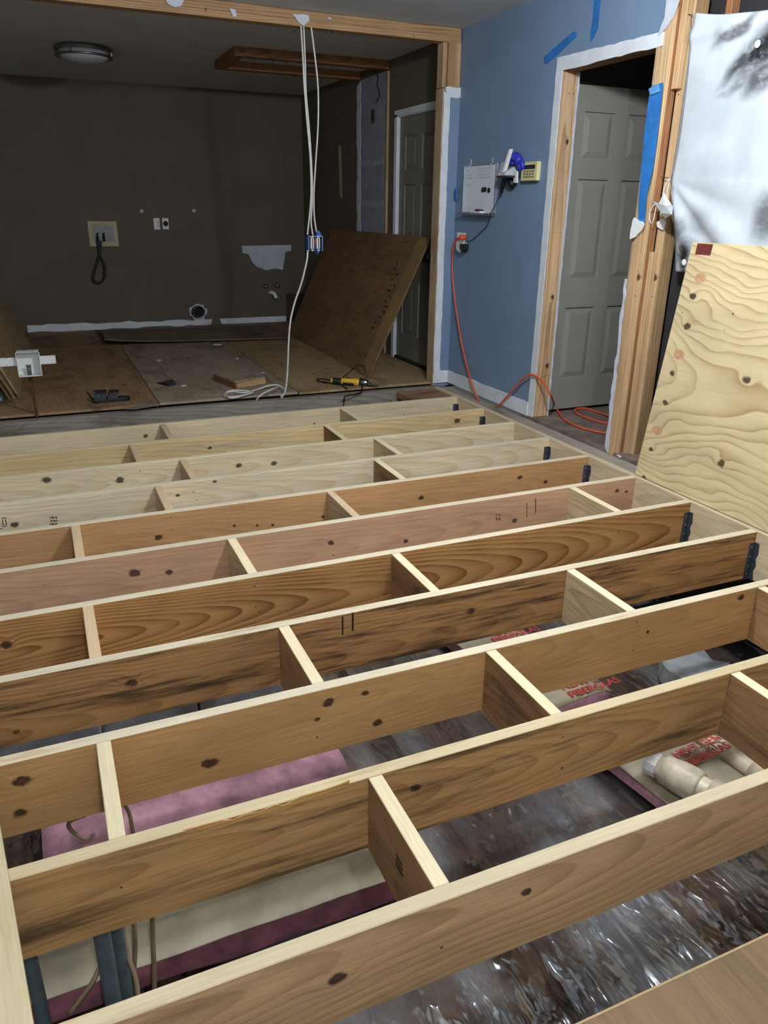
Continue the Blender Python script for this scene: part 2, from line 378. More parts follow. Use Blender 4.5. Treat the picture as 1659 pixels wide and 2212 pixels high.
d1, Md1 = six_panel('door_1', (3.075, 6.735, .045), -Y1, Z1, .785, 2.03, .035, M_door1, 'closed grey six panel door behind the leaning sheet')
lathe('knob', [(.028, 0), (.028, .006), (.012, .012), (.012, .035), (.026, .045), (.028, .06), (.018, .07)], Md1 @ Matrix.Translation((.715, 0, .93)) @ Matrix.Rotation(math.pi/2, 4, 'X'), M_nickel, d1, 16)
for z in (1.62,): link('hinge', bevbox(.012, .01, .1, .001, M_nickel), Md1 @ Matrix.Translation((-.018, -.012, z)), d1)
V, Fc = bxs((XB-.012, XB, 6.745, 6.80, .02, 2.10), (XB-.012, XB, 5.93, 6.80, 2.085, 2.135), (XB, XB+.06, 6.737, 6.752, .02, 2.08), (XB, XB+.06, 5.945, 6.745, 2.078, 2.1))
tag(solid('trim_2', V, Fc, M_white), 'white casing around the closed far door', 'trim', kind='structure')
V, Fc = bxs((XB-.0, XB+.09, 5.93, 6.745, .0, .04)); tag(solid('trim_3', V, Fc, M_dark), 'dark threshold under the closed far door', 'trim', kind='structure')

# ------------------------------------------------------------------ doorway framing, right post
M_jamb = wood('jamb_stud', 'cfae86', '94683f', slope=.012, wob=.012, ring=.013, warp=.03, wscale=(.8, 4, 4), fib=.22, streak=.5, knots=((.35, .03, .014), (.8, .04, .012), (1.72, .035, .012)), holes=((.28, .02, .005), (.28, .05, .005), (1.2, .02, .004), (1.2, .055, .004), (1.98, .02, .005), (1.98, .05, .005), (1.75, .03, .004)))
door_stud = board('jamb_stud', (XW+.112, OY1, .02), Z1, -X1, 2.12, .04, .11, M_jamb)
tag(door_stud, 'rough pine stud forming the left side of the doorway', 'stud')
slab('drywall_edge', torn([(XW+.112, OY1-.002, .02), (XW+.126, OY1-.002, .02), (XW+.126, OY1-.002, OZ), (XW+.112, OY1-.002, OZ)], .04, .003, seed=21), (0, 1, 0), .03, M_gyp, door_stud)
hd = tag(board('doorway_header', (XW+.005, OY1, OZ), -Y1, Z1, .78, .10, .04, M_plate), 'brown wooden header across the top of the doorway', 'header')
M_postA = wood('post_pine', 'ccae85', 'a37d52', slope=.012, wob=.012, ring=.012, warp=.02, wscale=(.6, 4, 4), fib=.2, holes=((1.36, .03, .006), (1.9, .03, .006), (.92, .02, .005), (.5, .03, .005)), kcol='6b3514', knots=((1.02, .015, .016), (.55, .05, .02)))
M_postR = wood('post_red_fir', '9c6f4b', '714529', slope=.012, wob=.012, ring=.012, warp=.02, wscale=(.6, 4, 4), knots=((1.0, .03, .02), (1.6, .04, .014)), mould=.3, mcol='5a2c16')
M_postG = wood('post_grey_pine', 'a5875f', '7c6040', slope=.012, wob=.012, ring=.012, warp=.02, wscale=(.6, 4, 4), mould=.4, knots=((.62, .03, .014), (.3, .02, .012)))
A = empty('corner_post', (3.06, 3.43, 0), 'rough pine corner post of several studs right of the doorway', 'post')
board('stud', (XW+.002, 3.415, -.003), Z1, Y1, ZC, .020, .075, M_postA, A); board('stud', (XW+.0225, 3.419, -.003), Z1, Y1, ZC, .049, .071, M_postR, A)
board('stud', (XW+.073, 3.364, -.003), Z1, Y1, ZC, .014, .05, M_postA, A); board('stud', (XW+.0875, 3.366, -.003), Z1, Y1, ZC, .076, .048, M_postG, A)
board('stud', (XW+.036, 3.372, 1.92), Z1, Y1, ZC-1.925, .036, .042, M_stud, A)
board('stud', (XW+.040, 3.384, -.003), Z1, Y1, 1.15, .032, .03, M_stud, A)
board('jamb_edge', (XW-.004, 3.4905, .0), Z1, Y1, 2.12, .12, .022, M_studold, A)
board('shim', (XW-.012, 3.438, -.003), Z1, Y1, 1.52, .0135, .05, M_stud, A)
slab('torn_paper', torn([(XW-.014, 3.515, .03), (XW-.014, 3.485, .0), (XW-.014, 3.508, 1.0), (XW-.014, 3.520, 1.0)], .05, .008, seed=31), (1, 0, 0), .008, M_gyp, A)
slab('drywall_scrap', torn(atx(XW-.018, (1372, 470), (1393, 484), (1386, 500), (1375, 512), (1363, 517), (1367, 488)), .02, .005, seed=12), (-1, 0, 0), .009, M_plast, A)
slab('drywall_scrap', torn(atx(XW+.070, (1421, 480), (1437, 472), (1438, 483), (1434, 497), (1428, 494), (1422, 490)), .02, .005, seed=13), (-1, 0, 0), .009, M_plast, A)
slab('drywall_scrap', torn(atz(.006, (1330, 983), (1350, 982), (1352, 987), (1337, 989)), .02, .003, seed=14), (0, 0, 1), .01, M_plast, A)
# open stud bay right of the post
bay = tag(solid('wall_cavity', *bxs((XW+.17, XW+.2, 1.0, 3.36, -.05, ZC)), plain('black_bay_backing', '232226', .75, var=.2, vs=4)), 'black cavity of the stripped wall behind the white sheet', 'wall', kind='structure')  # near-black panel at the back of the open bay
for i, y in enumerate((3.17, 2.76)):
    tag(board('wall_stud', (XW+.115, y, 0), Z1, Y1, ZC, .05, .038, M_plate), ('bare wall stud behind the white sheet, the one nearer the doorway', 'bare wall stud behind the white sheet, the one nearer the camera')[i], 'stud', 'bare studs behind the sheet')

# ------------------------------------------------------------------ removed wall: beam in the ceiling
bm_ = empty('ceiling_beam', (1.0, 5.60, 2.445), 'rough orange timber beam left under the ceiling between the two rooms', 'beam')
board('lower_plate', (-2.6, 5.552, 2.447), X1, Z1, 5.60, .092, .038, M_beam, bm_)
board('upper_plate', (-2.6, 5.556, 2.486), X1, Z1, 5.60, .09, .052, M_beam, bm_)
for k, uv in enumerate((((357, 0), (397, 0), (392, 13), (378, 16), (362, 9)), ((495, 18), (508, 21), (511, 37), (503, 36)), ((630, 30), (666, 33), (668, 45), (655, 56), (644, 48)), ((705, 37), (716, 39), (711, 43)))):
    slab('drywall_scrap', torn(aty(5.549, *uv), .03, .006, seed=40+k), (0, -1, 0), .006, M_gyp, bm_)
for u, v in ((446, 15), (700, 63), (715, 66), (897, 76), (638, 66)):
    q = at(u, v, 1, 5.56); tube('nail', [q, q+Vector((random.uniform(-.03, .03), -.03, random.uniform(-.03, 0)))], .0022, M_black, bm_, 5, 1)
cp = empty('closet_top_plates', (2.4, 7.3, 2.45), 'three dark plates of a removed closet hanging under the far ceiling', 'plate')
board('plate', (1.70, 6.94, 2.472), X1, Z1, 1.355, .09, .066, M_plate, cp)
board('plate', (1.70, 7.605, 2.472), X1, Z1, 1.355, .09, .066, M_plate, cp)
board('plate', (1.79, 7.035, 2.472), Y1, Z1, .565, .09, .066, M_plate, cp)
for k in range(9):
    q = Vector((1.76+.13*k+random.uniform(-.03, .03), random.choice((6.98, 7.64)), 2.473)); tube('nail', [q, q+Vector((random.uniform(-.02, .02), 0, -.045))], .0022, M_black, cp, 5, 1)

# ------------------------------------------------------------------ far room subfloor
def ply(name, a, b, ring=.045, warp=.22, **k):
    k.setdefault('wscale', (1.0, 2.0, 2.6)); k.setdefault('fib', .16)
    return wood(name, a, b, ring=ring, warp=warp, cy=.03, **k)
PA = ply('old_plywood_brown', '9c7d5c', '785e41', mould=.55, mscale=(5, 5, 9), contrast=.5, rough=.6)
PB = ply('old_plywood_grey', 'a2917c', '7f6f5b', mould=.45, mscale=(5, 5, 9), contrast=.5, rough=.65)
PC = ply('old_plywood_tan', 'a68d67', '826d49', mould=.45, mscale=(5, 5, 9), contrast=.5, rough=.6)
floor = tag(solid('floor', *bxs((-2.6, XB+.1, 5.66, YB, -.03, .0)), M_dark), 'worn plywood subfloor of the far room', 'floor', kind='structure')
for x0, x1, y0, y1, m in ((-2.6, -.52, 5.60, 8.0, PA), (-.51, .685, 5.60, 8.25, PA), (.69, 1.735, 5.615, 8.25, PB), (1.74, 3.05, 5.595, 8.25, PC), (-2.6, .6, 8.26, YB, PA), (.61, 3.05, 8.26, YB, PA)):
    board('plywood_panel', (x0, y0, .0), Y1, X1, y1-y0, .019, x1-x0, m, floor).rotation_euler
for o in [c for c in floor.children if c.name.startswith('plywood_panel')]: pass
slab('cut_slit', [Vector(p)+Vector((0, 0, .0005)) for p in ((.225, 6.18, .019), (.24, 6.17, .019), (.275, 5.73, .019), (.262, 5.73, .019))], Z1, .0008, M_dark, floor)
slab('broken_chip', torn(atz(.02, (255, 884), (336, 871), (338, 876), (300, 883)), .03, .01, seed=77), Z1, .003, M_grey, floor)
# old joist under its edge
oj = tag(board('old_floor_joist', (-2.6, 5.495, -.235), X1, Z1, 5.46, .045, .233, M_grey), 'old weathered grey joist along the edge of the far subfloor', 'joist')
oj2 = tag(board('old_floor_joist', (-2.6, 5.545, -.235), X1, Z1, 5.46, .045, .226, M_grey), 'second old grey joist doubled up under the plywood edge', 'joist')

# ------------------------------------------------------------------ new floor joists
TH, DP = .038, .235
XL, XR = -.95, 2.853
YJ = [5.5007-.4064*i for i in range(13)]; YJ[12] = .672
def kn(i, lst):
    out = []
    for u, v, s in lst:
        q = at(u, v, 1, YJ[i]); out.append((q.x-XL, q.z+DP, s))
    return out
pale = ('e3d2ae', 'c7a872')
spec = {
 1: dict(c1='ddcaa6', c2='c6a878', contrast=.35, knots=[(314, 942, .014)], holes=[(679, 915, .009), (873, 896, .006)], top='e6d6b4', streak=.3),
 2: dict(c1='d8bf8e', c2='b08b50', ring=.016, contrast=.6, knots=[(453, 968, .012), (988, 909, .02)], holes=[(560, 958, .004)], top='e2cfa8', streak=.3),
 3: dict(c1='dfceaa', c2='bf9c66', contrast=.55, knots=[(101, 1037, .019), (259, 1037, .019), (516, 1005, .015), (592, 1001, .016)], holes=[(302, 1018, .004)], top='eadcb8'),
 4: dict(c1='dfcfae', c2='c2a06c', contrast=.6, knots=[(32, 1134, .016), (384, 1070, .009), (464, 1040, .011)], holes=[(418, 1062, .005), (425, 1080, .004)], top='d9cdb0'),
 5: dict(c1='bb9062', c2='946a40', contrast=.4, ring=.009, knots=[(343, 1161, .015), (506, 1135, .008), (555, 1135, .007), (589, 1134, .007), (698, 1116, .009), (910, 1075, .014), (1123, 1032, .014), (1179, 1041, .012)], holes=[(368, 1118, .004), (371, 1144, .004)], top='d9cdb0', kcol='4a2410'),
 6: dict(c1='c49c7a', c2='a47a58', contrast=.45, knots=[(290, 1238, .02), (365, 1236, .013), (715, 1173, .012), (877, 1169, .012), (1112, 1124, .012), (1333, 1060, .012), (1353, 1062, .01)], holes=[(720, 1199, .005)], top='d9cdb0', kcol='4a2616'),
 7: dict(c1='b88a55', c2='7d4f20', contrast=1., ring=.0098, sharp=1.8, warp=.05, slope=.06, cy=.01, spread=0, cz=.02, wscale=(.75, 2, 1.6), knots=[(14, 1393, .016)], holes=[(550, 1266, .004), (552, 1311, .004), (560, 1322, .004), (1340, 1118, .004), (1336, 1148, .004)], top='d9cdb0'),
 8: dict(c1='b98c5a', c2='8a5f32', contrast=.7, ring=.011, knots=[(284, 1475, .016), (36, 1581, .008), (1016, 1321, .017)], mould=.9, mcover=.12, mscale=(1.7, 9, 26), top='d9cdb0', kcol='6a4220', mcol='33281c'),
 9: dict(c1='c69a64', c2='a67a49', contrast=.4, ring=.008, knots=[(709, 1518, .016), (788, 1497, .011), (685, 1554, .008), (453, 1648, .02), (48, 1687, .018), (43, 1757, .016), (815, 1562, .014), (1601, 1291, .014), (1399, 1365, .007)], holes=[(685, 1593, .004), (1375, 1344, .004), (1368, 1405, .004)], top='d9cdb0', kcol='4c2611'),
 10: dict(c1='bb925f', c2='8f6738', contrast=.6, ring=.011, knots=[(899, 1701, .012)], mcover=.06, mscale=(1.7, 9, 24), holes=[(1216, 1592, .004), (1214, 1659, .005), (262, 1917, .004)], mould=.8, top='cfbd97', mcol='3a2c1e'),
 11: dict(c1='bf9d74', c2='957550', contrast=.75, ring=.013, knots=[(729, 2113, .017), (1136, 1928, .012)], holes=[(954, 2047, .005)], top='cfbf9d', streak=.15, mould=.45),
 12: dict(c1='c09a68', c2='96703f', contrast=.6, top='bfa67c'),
}
desc = {
 1: 'pale new pine floor joist nearest the old grey joist and far room',
 2: 'yellowish striped floor joist, second from the far room, dark knot near right end',
 3: 'pale floor joist, third from the far room, two dark knots at its left',
 4: 'pale floor joist, fourth from the far room, black stamp at its left end',
 5: 'orange brown floor joist, fifth from the far room, with small round knots',
 6: 'pinkish brown floor joist, sixth from the far room, black stamp near right end',
 7: 'brown floor joist, seventh from the far room, with bold arched grain',
 8: 'mould streaked brown floor joist, eighth from the far room',
 9: 'smooth tan floor joist, ninth from the far room, with ragged dark knots',
 10: 'stained floor joist with a chipped top edge, tenth from the far room',
 11: 'broad grey brown floor joist crossing the picture bottom, eleventh from far room',
 12: 'floor joist under the plywood at the bottom right corner'}
joists = {}
for i in range(1, 13):
    s = dict(spec[i]); s['knots'] = kn(i, s.get('knots', ())); s['holes'] = kn(i, s.get('holes', ()))
    m = wood('joist_timber_%d' % i, s.pop('c1'), s.pop('c2'), **s)
    joists[i] = tag(board('floor_joist', (XL, YJ[i], -DP), X1, Z1, XR-XL, TH, DP, m), desc[i], 'joist', 'new floor joists')
# chipped top edge of the tenth joist
slab('chipped_edge', torn([at(u, v, 1, YJ[10]-.0005) for u, v in ((395, 1792), (560, 1752), (700, 1705), (755, 1684), (750, 1703), (690, 1722), (560, 1765), (470, 1790))], .03, .006, seed=50), (0, -1, 0), .003, wood('splintered_wood', 'c79a5e', '8d6234', ring=.01, mould=.5), joists[10])
M_ink = plain('black_stamp_ink', '26221f', .8, var=.1)
def stamp(j, marks, parent=None):
    """short ink strokes on the near face of joist j: (u, v, length, angle)"""
    V, Fc = [], []
    for u, v, L, w_, a in marks:
        q = at(u, v, 1, YJ[j]); e = Vector((math.cos(a), 0, math.sin(a)))*L/2; f = Vector((-math.sin(a), 0, math.cos(a)))*w_/2; n = len(V)
        for y in (-.0002, -.0008): V += [q+s*e+t*f+Vector((0, y, 0)) for s, t in ((-1, -1), (1, -1), (1, 1), (-1, 1))]
        Fc += [tuple(k+n for k in f_) for f_ in BF]
    tag(solid('grade_stamp', V, Fc, M_ink, parent or joists[j]), kind='stuff')
H2 = math.pi/2
stamp(4, [(6, 1128, .03, .004, H2), (13, 1128, .03, .004, H2), (9, 1119, .02, .004, 0), (9, 1137, .02, .004, 0), (3, 1142, .012, .004, 0)]+[(110+4*k, 1118+7*m, .014, .004, H2*((k+m) % 2)) for k in range(4) for m in range(3)])
stamp(6, [(1138, 1090+8*k, .018, .004, H2) for k in range(4)]+[(1157, 1080+8*k, .02, .005, H2) for k in range(4)]+[(1073+6*k, 1112+7*m, .012, .004, H2*m) for k in range(2) for m in range(2)]+[(1073+6*k, 1122, .012, .004, 0) for k in range(2)])
stamp(8, [(740, 1338+9*k, .024, .006, H2) for k in range(4)]+[(762, 1330+9*k, .026, .006, H2) for k in range(4)])

# blocking between the joists
M_blk = [wood('blocking_pine', 'dcc69c', 'b08a58', ring=.013, mould=.15, top='efe0b8', contrast=.7), wood('blocking_brown', 'ab845c', '80603e', ring=.012, mould=.5, top='ecdcb4', contrast=.7), wood('blocking_striped', 'd6c09c', 'a9825a', ring=.016, top='dcc09a', contrast=.8)]
BX = {1: [(.615, 2), (1.885, 0)], 2: [(.375, 2), (1.62, 1)], 3: [(.605, 2), (1.81, 0)], 4: [(.41, 2), (1.64, 1)], 5: [(-.012, 2), (1.209, 2)], 6: [(.606, 0), (2.412, 0)],
      7: [(-.012, 2), (1.209, 1)], 8: [(.60, 1), (1.802, 0)], 9: [(-.025, 1), (1.185, 1), (2.403, 1)], 10: [(.60, 1), (1.835, 1)]}
blocks = {}
for i, l in BX.items():
    for k, (x, m) in enumerate(l):
        y0, y1 = YJ[i+1]+TH+.0006, YJ[i]-.0006
        o = board('blocking', (x+TH, y0, -DP), Y1, Z1, y1-y0, TH, DP-.001*(k+1), M_blk[m])
        wh = ('left', 'right')[k] if len(l) == 2 else ('leftmost', 'middle', 'rightmost')[k]
        tag(o, 'short pine block, the %s one between %s and %s joists from the far room' % (wh, ORD[i], ORD[i+1]), 'block', 'blocking between the joists'); blocks[i, k] = o
for dz, L in ((-.07, .03), (-.085, .02), (-.1, .03)):
    q = Vector((.599, 1.27, -.02+dz)); solid('grade_stamp', *bxs((.5985, .5995, 1.23+dz*.1, 1.26, q.z, q.z+.006)), M_ink, blocks[10, 0])
# rim board, header at the left, hangers
M_rim = wood('rim_pine', 'd8c5a0', 'b39468', ring=.016, contrast=.5, streak=.3, top='cdbb9c')
rim = tag(board('rim_joist', (XR+.0385, .2, -DP), Y1, Z1, 5.29, .038, DP, M_rim), 'pale rim board receiving the right ends of the joists', 'joist')
tag(board('header_joist', (XL-.001, .2, -DP), Y1, Z1, 5.29, .038, DP, wood('header_pine', 'd3c096', 'b0945f', ring=.012, contrast=.5, top='cfc09a')), 'yellow pine header receiving the left joist ends, outside the picture', 'joist')
q0, q1 = at(0, 1786, 2, .0405), at(72, 2212, 2, .0405); pd = (q1-q0).normalized(); po = q0-pd*.55
tag(link('loose_plank', bevbox(1.32, .14, .038, .002, MATS['header_pine']), frame((po.x, po.y, .0022), pd, Z1) @ Matrix.Translation((0, -.14, 0))), 'loose yellow pine plank lying across the joists at the bottom left corner', 'plank')
sill = tag(board('sill_plank', (3.012, .2, -.07), Y1, Z1, 5.26, .118, .066, wood('dusty_grey_plank', 'a39a8d', '77695b', ring=.014, mould=.45, contrast=.6)), 'dusty grey sill plank between rim board and doorway', 'plank')
slab('black_gap', torn(atz(-.0035, (1152, 908), (1160, 908), (1330, 980), (1320, 982)), .08, .004, seed=60), Z1, .002, M_dark, sill)
tag(board('decayed_board_end', (2.515, 5.14, -.06), X1, Z1, .33, .34, .05, wood('rotten_red_brown_wood', '9c7a5e', '5c3524', ring=.012, mould=.6, mcol='4a2415')), 'reddish decayed board end in the corner before the blue stub', 'board')
V = []; Fc = []
for i in (1, 2, 4, 5, 7, 8):
    y = YJ[i]; g = empty('joist_hanger', (XR-.02, y-.01, -DP-.002), 'dark steel joist hanger at the right end of the %s joist from far room' % ORD[i], 'joist hanger', 'steel joist hangers')
    top = -.052
    V, Fc = bxs((XR-.034, XR-.001, y-.0035, y-.0008, -DP, top), (XR-.034, XR-.001, y+TH+.0008, y+TH+.0035, -DP, top), (XR-.034, XR-.001, y-.0035, y+TH+.0035, -DP-.003, -DP-.0006))
    solid('stirrup', V, Fc, M_steel, g)
    for sy in (-1, 1):
        ya, yb = (y-.03, y-.0038) if sy < 0 else (y+TH+.0038, y+TH+.03)
        pts = [(XR-.0005, ya, -DP), (XR-.0005, yb, -DP), (XR-.0005, yb, top), (XR-.0005, ya+.006, top), (XR-.0005, ya, -.10), (XR-.0005, ya+.01, -.13), (XR-.0005, ya, -.16), (XR-.0005, ya+.01, -.19)] if sy < 0 else [(XR-.0005, ya, -DP), (XR-.0005, yb, -DP), (XR-.0005, yb, top), (XR-.0005, ya, top)]
        slab('flange', pts, (-1, 0, 0), .002, M_steel, g)
    for z in (-.075, -.12, -.17, -.21):
        lathe('nail_head', [(.004, 0), (.004, .002)], Matrix.Translation((XR-.018, y-.0036, z)) @ Matrix.Rotation(math.pi/2, 4, 'X'), M_chrome, g, 8)

# ------------------------------------------------------------------ crawl space
ZG = -.86
M_soil = plain('brown_soil', '5c442e', .95, var=.3, vs=7, bump=.5, bs=25)
nx, ny = 60, 90
V = [(-2.6+i*(7.5/nx), -1.6+j*(7.4/ny), ZG+.02*noise.noise((i*.31, j*.37, 0))) for j in range(ny+1) for i in range(nx+1)]
Fc = [(j*(nx+1)+i, j*(nx+1)+i+1, (j+1)*(nx+1)+i+1, (j+1)*(nx+1)+i) for j in range(ny) for i in range(nx)]
tag(solid('ground', V, Fc, M_soil, smooth=True), 'brown soil of the crawl space under the joists', 'ground', kind='structure')
t = NT('clear_plastic_film'); p = t.obj()
fres = t.n.new('ShaderNodeFresnel'); fres.inputs['IOR'].default_value = 1.5
gl = t.n.new('ShaderNodeBsdfGlossy'); gl.inputs['Roughness'].default_value = .09; gl.inputs['Color'].default_value = (.9, .93, 1, 1)
tr = t.n.new('ShaderNodeBsdfTransparent'); tr.inputs['Color'].default_value = (.93, .94, .97, 1)
df = t.n.new('ShaderNodeBsdfDiffuse'); df.inputs['Color'].default_value = C('9a9da0')
m1 = t.n.new('ShaderNodeMixShader'); m2 = t.n.new('ShaderNodeMixShader')
haze = t.ramp(t.noise(t.vec('MULTIPLY', p, (2.2, .5, 1)), 1.2, 3), .45, .72, .03, .5)
t.put(m1.inputs[0], haze); t.t.links.new(tr.outputs[0], m1.inputs[1]); t.t.links.new(df.outputs[0], m1.inputs[2])
bp = t.n.new('ShaderNodeBump'); bp.inputs['Strength'].default_value = .65; bp.inputs['Distance'].default_value = .02
rid = lambda sc, v: t.math('ABSOLUTE', t.math('SUBTRACT', t.noise(t.vec('MULTIPLY', p, v), sc, 2, .5), .5))
t.put(bp.inputs['Height'], t.math('ADD', t.math('MULTIPLY', t.math('POWER', rid(4.5, (1.5, .45, 1)), .6), -2.2), t.math('MULTIPLY', rid(11., (1.2, .6, 1)), -1.1))); t.t.links.new(bp.outputs[0], gl.inputs['Normal']); t.t.links.new(bp.outputs[0], fres.inputs['Normal'])
t.put(m2.inputs[0], t.math('ADD', t.math('MULTIPLY', fres.outputs[0], 1.2), .05, clamp=True)); t.t.links.new(m1.outputs[0], m2.inputs[1]); t.t.links.new(gl.outputs[0], m2.inputs[2])
t.t.links.new(m2.outputs[0], t.out.inputs[0]); M_film = t.m
def film(name, x0, x1, y0, y1, nx, ny, z, amp, seed, label, fold=None):
    V = []
    for j in range(ny+1):
        for i in range(nx+1):
            x = x0+(x1-x0)*i/nx; y = y0+(y1-y0)*j/ny
            n = noise.noise((x*3+seed, y*1.2, seed))*amp+abs(noise.noise((x*9+y*2, y*4-x, seed+3)))*amp*.7+noise.noise((x*22, y*18, seed))*amp*.22
            if fold: n += sum(h*math.exp(-((x-fx-(y-1.5)*sl)/w_)**2) for fx, h, w_, sl in fold)
            V.append((x, y, z+.012+max(n, -.004)))
    Fc = [(j*(nx+1)+i, j*(nx+1)+i+1, (j+1)*(nx+1)+i+1, (j+1)*(nx+1)+i) for j in range(ny) for i in range(nx)]
    return tag(solid(name, V, Fc, M_film, smooth=True), label, 'plastic sheet')
film('plastic_sheet', -2.4, 3.3, -.6, 5.4, 150, 160, ZG+.008, .013, 4, 'clear wrinkled plastic sheet covering the crawl space soil')
film('plastic_sheet', 1.15, 1.66, .5, 3.4, 40, 130, ZG+.045, .010, 9, 'second strip of clear plastic with lengthwise folds over the sheet', ((1.25, .02, .015, .05), (1.42, .03, .03, .02), (1.6, .015, .012, .08)))

M_pink = plain('pink_fibreglass', 'bd8f9d', .95, var=.3, vs=6, bump=.8, bs=45)
M_kraft = plain('kraft_paper_facing', 'a29a84', .75, var=.16, vs=5, bump=.25, bs=12)
M_red = plain('red_print', 'b5413c', .7, var=.1)
def batt(name, o, X, W, L, H, label, paper=True, seed=0, wool=None):
    """insulation batt: local X length, Y width"""
    M = frame(o, X, Z1); n, m = max(8, int(L*14)), 8
    def lump(a, b, s): return noise.noise((a*3+seed, b*4, s))*.014
    V, Fc = [], []
    for i in range(n+1):
        for j in range(m+1):
            x, y = L*i/n, W*j/m; e = math.sin(math.pi*min(max(j/m, .0), 1))**.35
            V.append((x, y, H*(.72+.28*e)+lump(x, y, seed)))
    for i in range(n):
        for j in range(m): a = i*(m+1)+j; Fc.append((a, a+m+1, a+m+2, a+1))
    topn = len(V)
    rim_ = [j for j in range(m+1)]+[i*(m+1)+m for i in range(1, n+1)]+[n*(m+1)+j for j in range(m-1, -1, -1)]+[i*(m+1) for i in range(n-1, 0, -1)]
    for k in rim_:
        v = V[k]; V.append((v[0]+lump(v[1], v[0], 5), v[1]+lump(v[0], v[1], 7)*1.5, 0))
    nr = len(rim_)
    for k in range(nr): Fc.append((rim_[k], rim_[(k+1) % nr], topn+(k+1) % nr, topn+k))
    b = tag(link(name, me_of(V, Fc, wool or M_pink, True), M), label, 'insulation', 'insulation batts on the plastic')
    if paper:
        q = [(V[i*(m+1)+j][0], V[i*(m+1)+j][1]+(.012 if j == m else -.012 if j == 0 else 0), V[i*(m+1)+j][2]+.004) for i in range(n+1) for j in range(m+1)]
        F2 = [(i*(m+1)+j, (i+1)*(m+1)+j, (i+1)*(m+1)+j+1, i*(m+1)+j+1) for i in range(n) for j in range(m)]
        fl = [(a[0], a[1], a[2]-.003) for a in q]; k0 = len(q)
        b['pf'] = link('paper_facing', me_of(q+fl, F2+[tuple(x+k0 for x in reversed(f)) for f in F2], M_kraft, True), M, b).name
    pf = b.pop('pf', None) if False else b.get('pf'); 
    if pf: del b['pf']; return bpy.data.objects[pf], M
    return b, M
GT = ZG+.05
# long faced batt across the bottom left
bA, MA = batt('insulation_batt', (-.45, 1.72, GT), X1, .40, 1.36, .15, 'paper faced insulation batt lying lengthwise at the bottom left', seed=1, wool=plain('shaded_pink_fibreglass', '84505c', .95, var=.3, vs=7, bump=.8, bs=45))  # wool colour darkened to carry the shade on the batt's near side
for y in (.12, .13): pass
solid('printed_line', *bxs((-.4, .25, 1.915, 1.919, GT+.150, GT+.1515), (.25, .254, 1.915, 1.97, GT+.150, GT+.1515), (.36, .86, 1.925, 1.929, GT+.150, GT+.1515), (.36, .364, 1.925, 1.98, GT+.150, GT+.1515)), M_red, bA)
text('printed_text', 'PINK  NEXT GEN\nFIBERGLAS', .075, Matrix.Translation((.38, 2.03, GT+.156)), M_red, bA)
# loose pink batt behind it
bB, MB_ = batt('insulation_batt', (-.25, 2.27, GT), X1, .38, 1.12, .10, 'unfaced pink insulation batt under the ninth joist', False, 2)
# batt running away under the right half
Xd = Vector((-.12, 1, 0))
bC, MC = batt('insulation_batt', (2.30, 1.62, GT), Xd, .36, .62, .10, 'short paper faced batt with a white pipe fitting lying on it', seed=3)
bD, MD = batt('insulation_batt', (2.19, 2.32, GT), Xd, .38, 1.0, .10, 'paper faced batt printed with red letters under the eighth joist', seed=4)
def lettering(b, o, ang, s, body):
    text('printed_text', body, s, Matrix.Translation(o) @ Matrix.Rotation(ang, 4, 'Z'), M_red, b)
lettering(bD, (1.955, 2.435, GT+.111), .06, .062, 'PINK\nNEXT GEN\nFIBERGLAS')
lettering(bD, (1.88, 2.98, GT+.111), .06, .062, 'PINK\nNEXT GEN\nFIBERGLAS')
lettering(bC, (2.10, 1.80, GT+.113), .1, .055, 'NEXT GEN\nFIBERGLAS')
# white drain pipe with fittings along the right
pv = empty('drain_pipe', (2.2, 1.6, GT+.1), 'dirty white plastic drain pipe with a fitting on the batts', 'pipe')
pa, pb = at(1425, 1655, 2, GT+.165), at(1530, 1712, 2, GT+.165); pdir = (pb-pa).normalized(); zp = GT+.165
def pp_(s): q = pa+pdir*s; return Vector((q.x, q.y, zp))
tube('pipe', [pp_(0), pp_(.3), pp_(.8), pp_(1.6)], .048, M_pvc, pv, 20, 3)
tube('fitting', [pp_(.02), pp_(.12), pp_(.16)], [.058, .064, .060], M_pvc, pv, 20, 3)
tube('fitting', [pp_(.2), pp_(.3)], .060, M_pvc, pv, 20, 1)
tube('fitting', [pp_(.62), pp_(.72)], .060, M_pvc, pv, 20, 1)
tube('cap', [pp_(-.045), pp_(.0)], .050, M_plast, pv, 10, 1, smooth=False)
pv2 = empty('drain_pipe', (2.42, 1.7, GT), 'second white drain pipe at the right edge beside the block', 'pipe')
tube('pipe', [(2.36, 1.95, GT+.05), (2.42, 1.5, GT+.05), (2.5, .9, GT+.05)], .046, M_pvc, pv2, 20, 4)
tube('coupling', [(2.395, 1.68, GT+.05), (2.415, 1.55, GT+.05)], .056, M_pvc, pv2, 20, 1)
# concrete block row under the seventh joist
M_conc = plain('grey_concrete', '9aa0a3', .9, var=.18, vs=9, bump=.4, bs=60)
for k in range(12):
    x = -1.2+k*.40
    if x > .7: break
    o = tag(board('concrete_block', (x, 2.86, ZG+.05), X1, Z1, .39, .19, .19, M_conc, b=.006), '%s grey concrete block from the left in the crawl space row' % ORD[k+1], 'block', 'concrete blocks in a row')
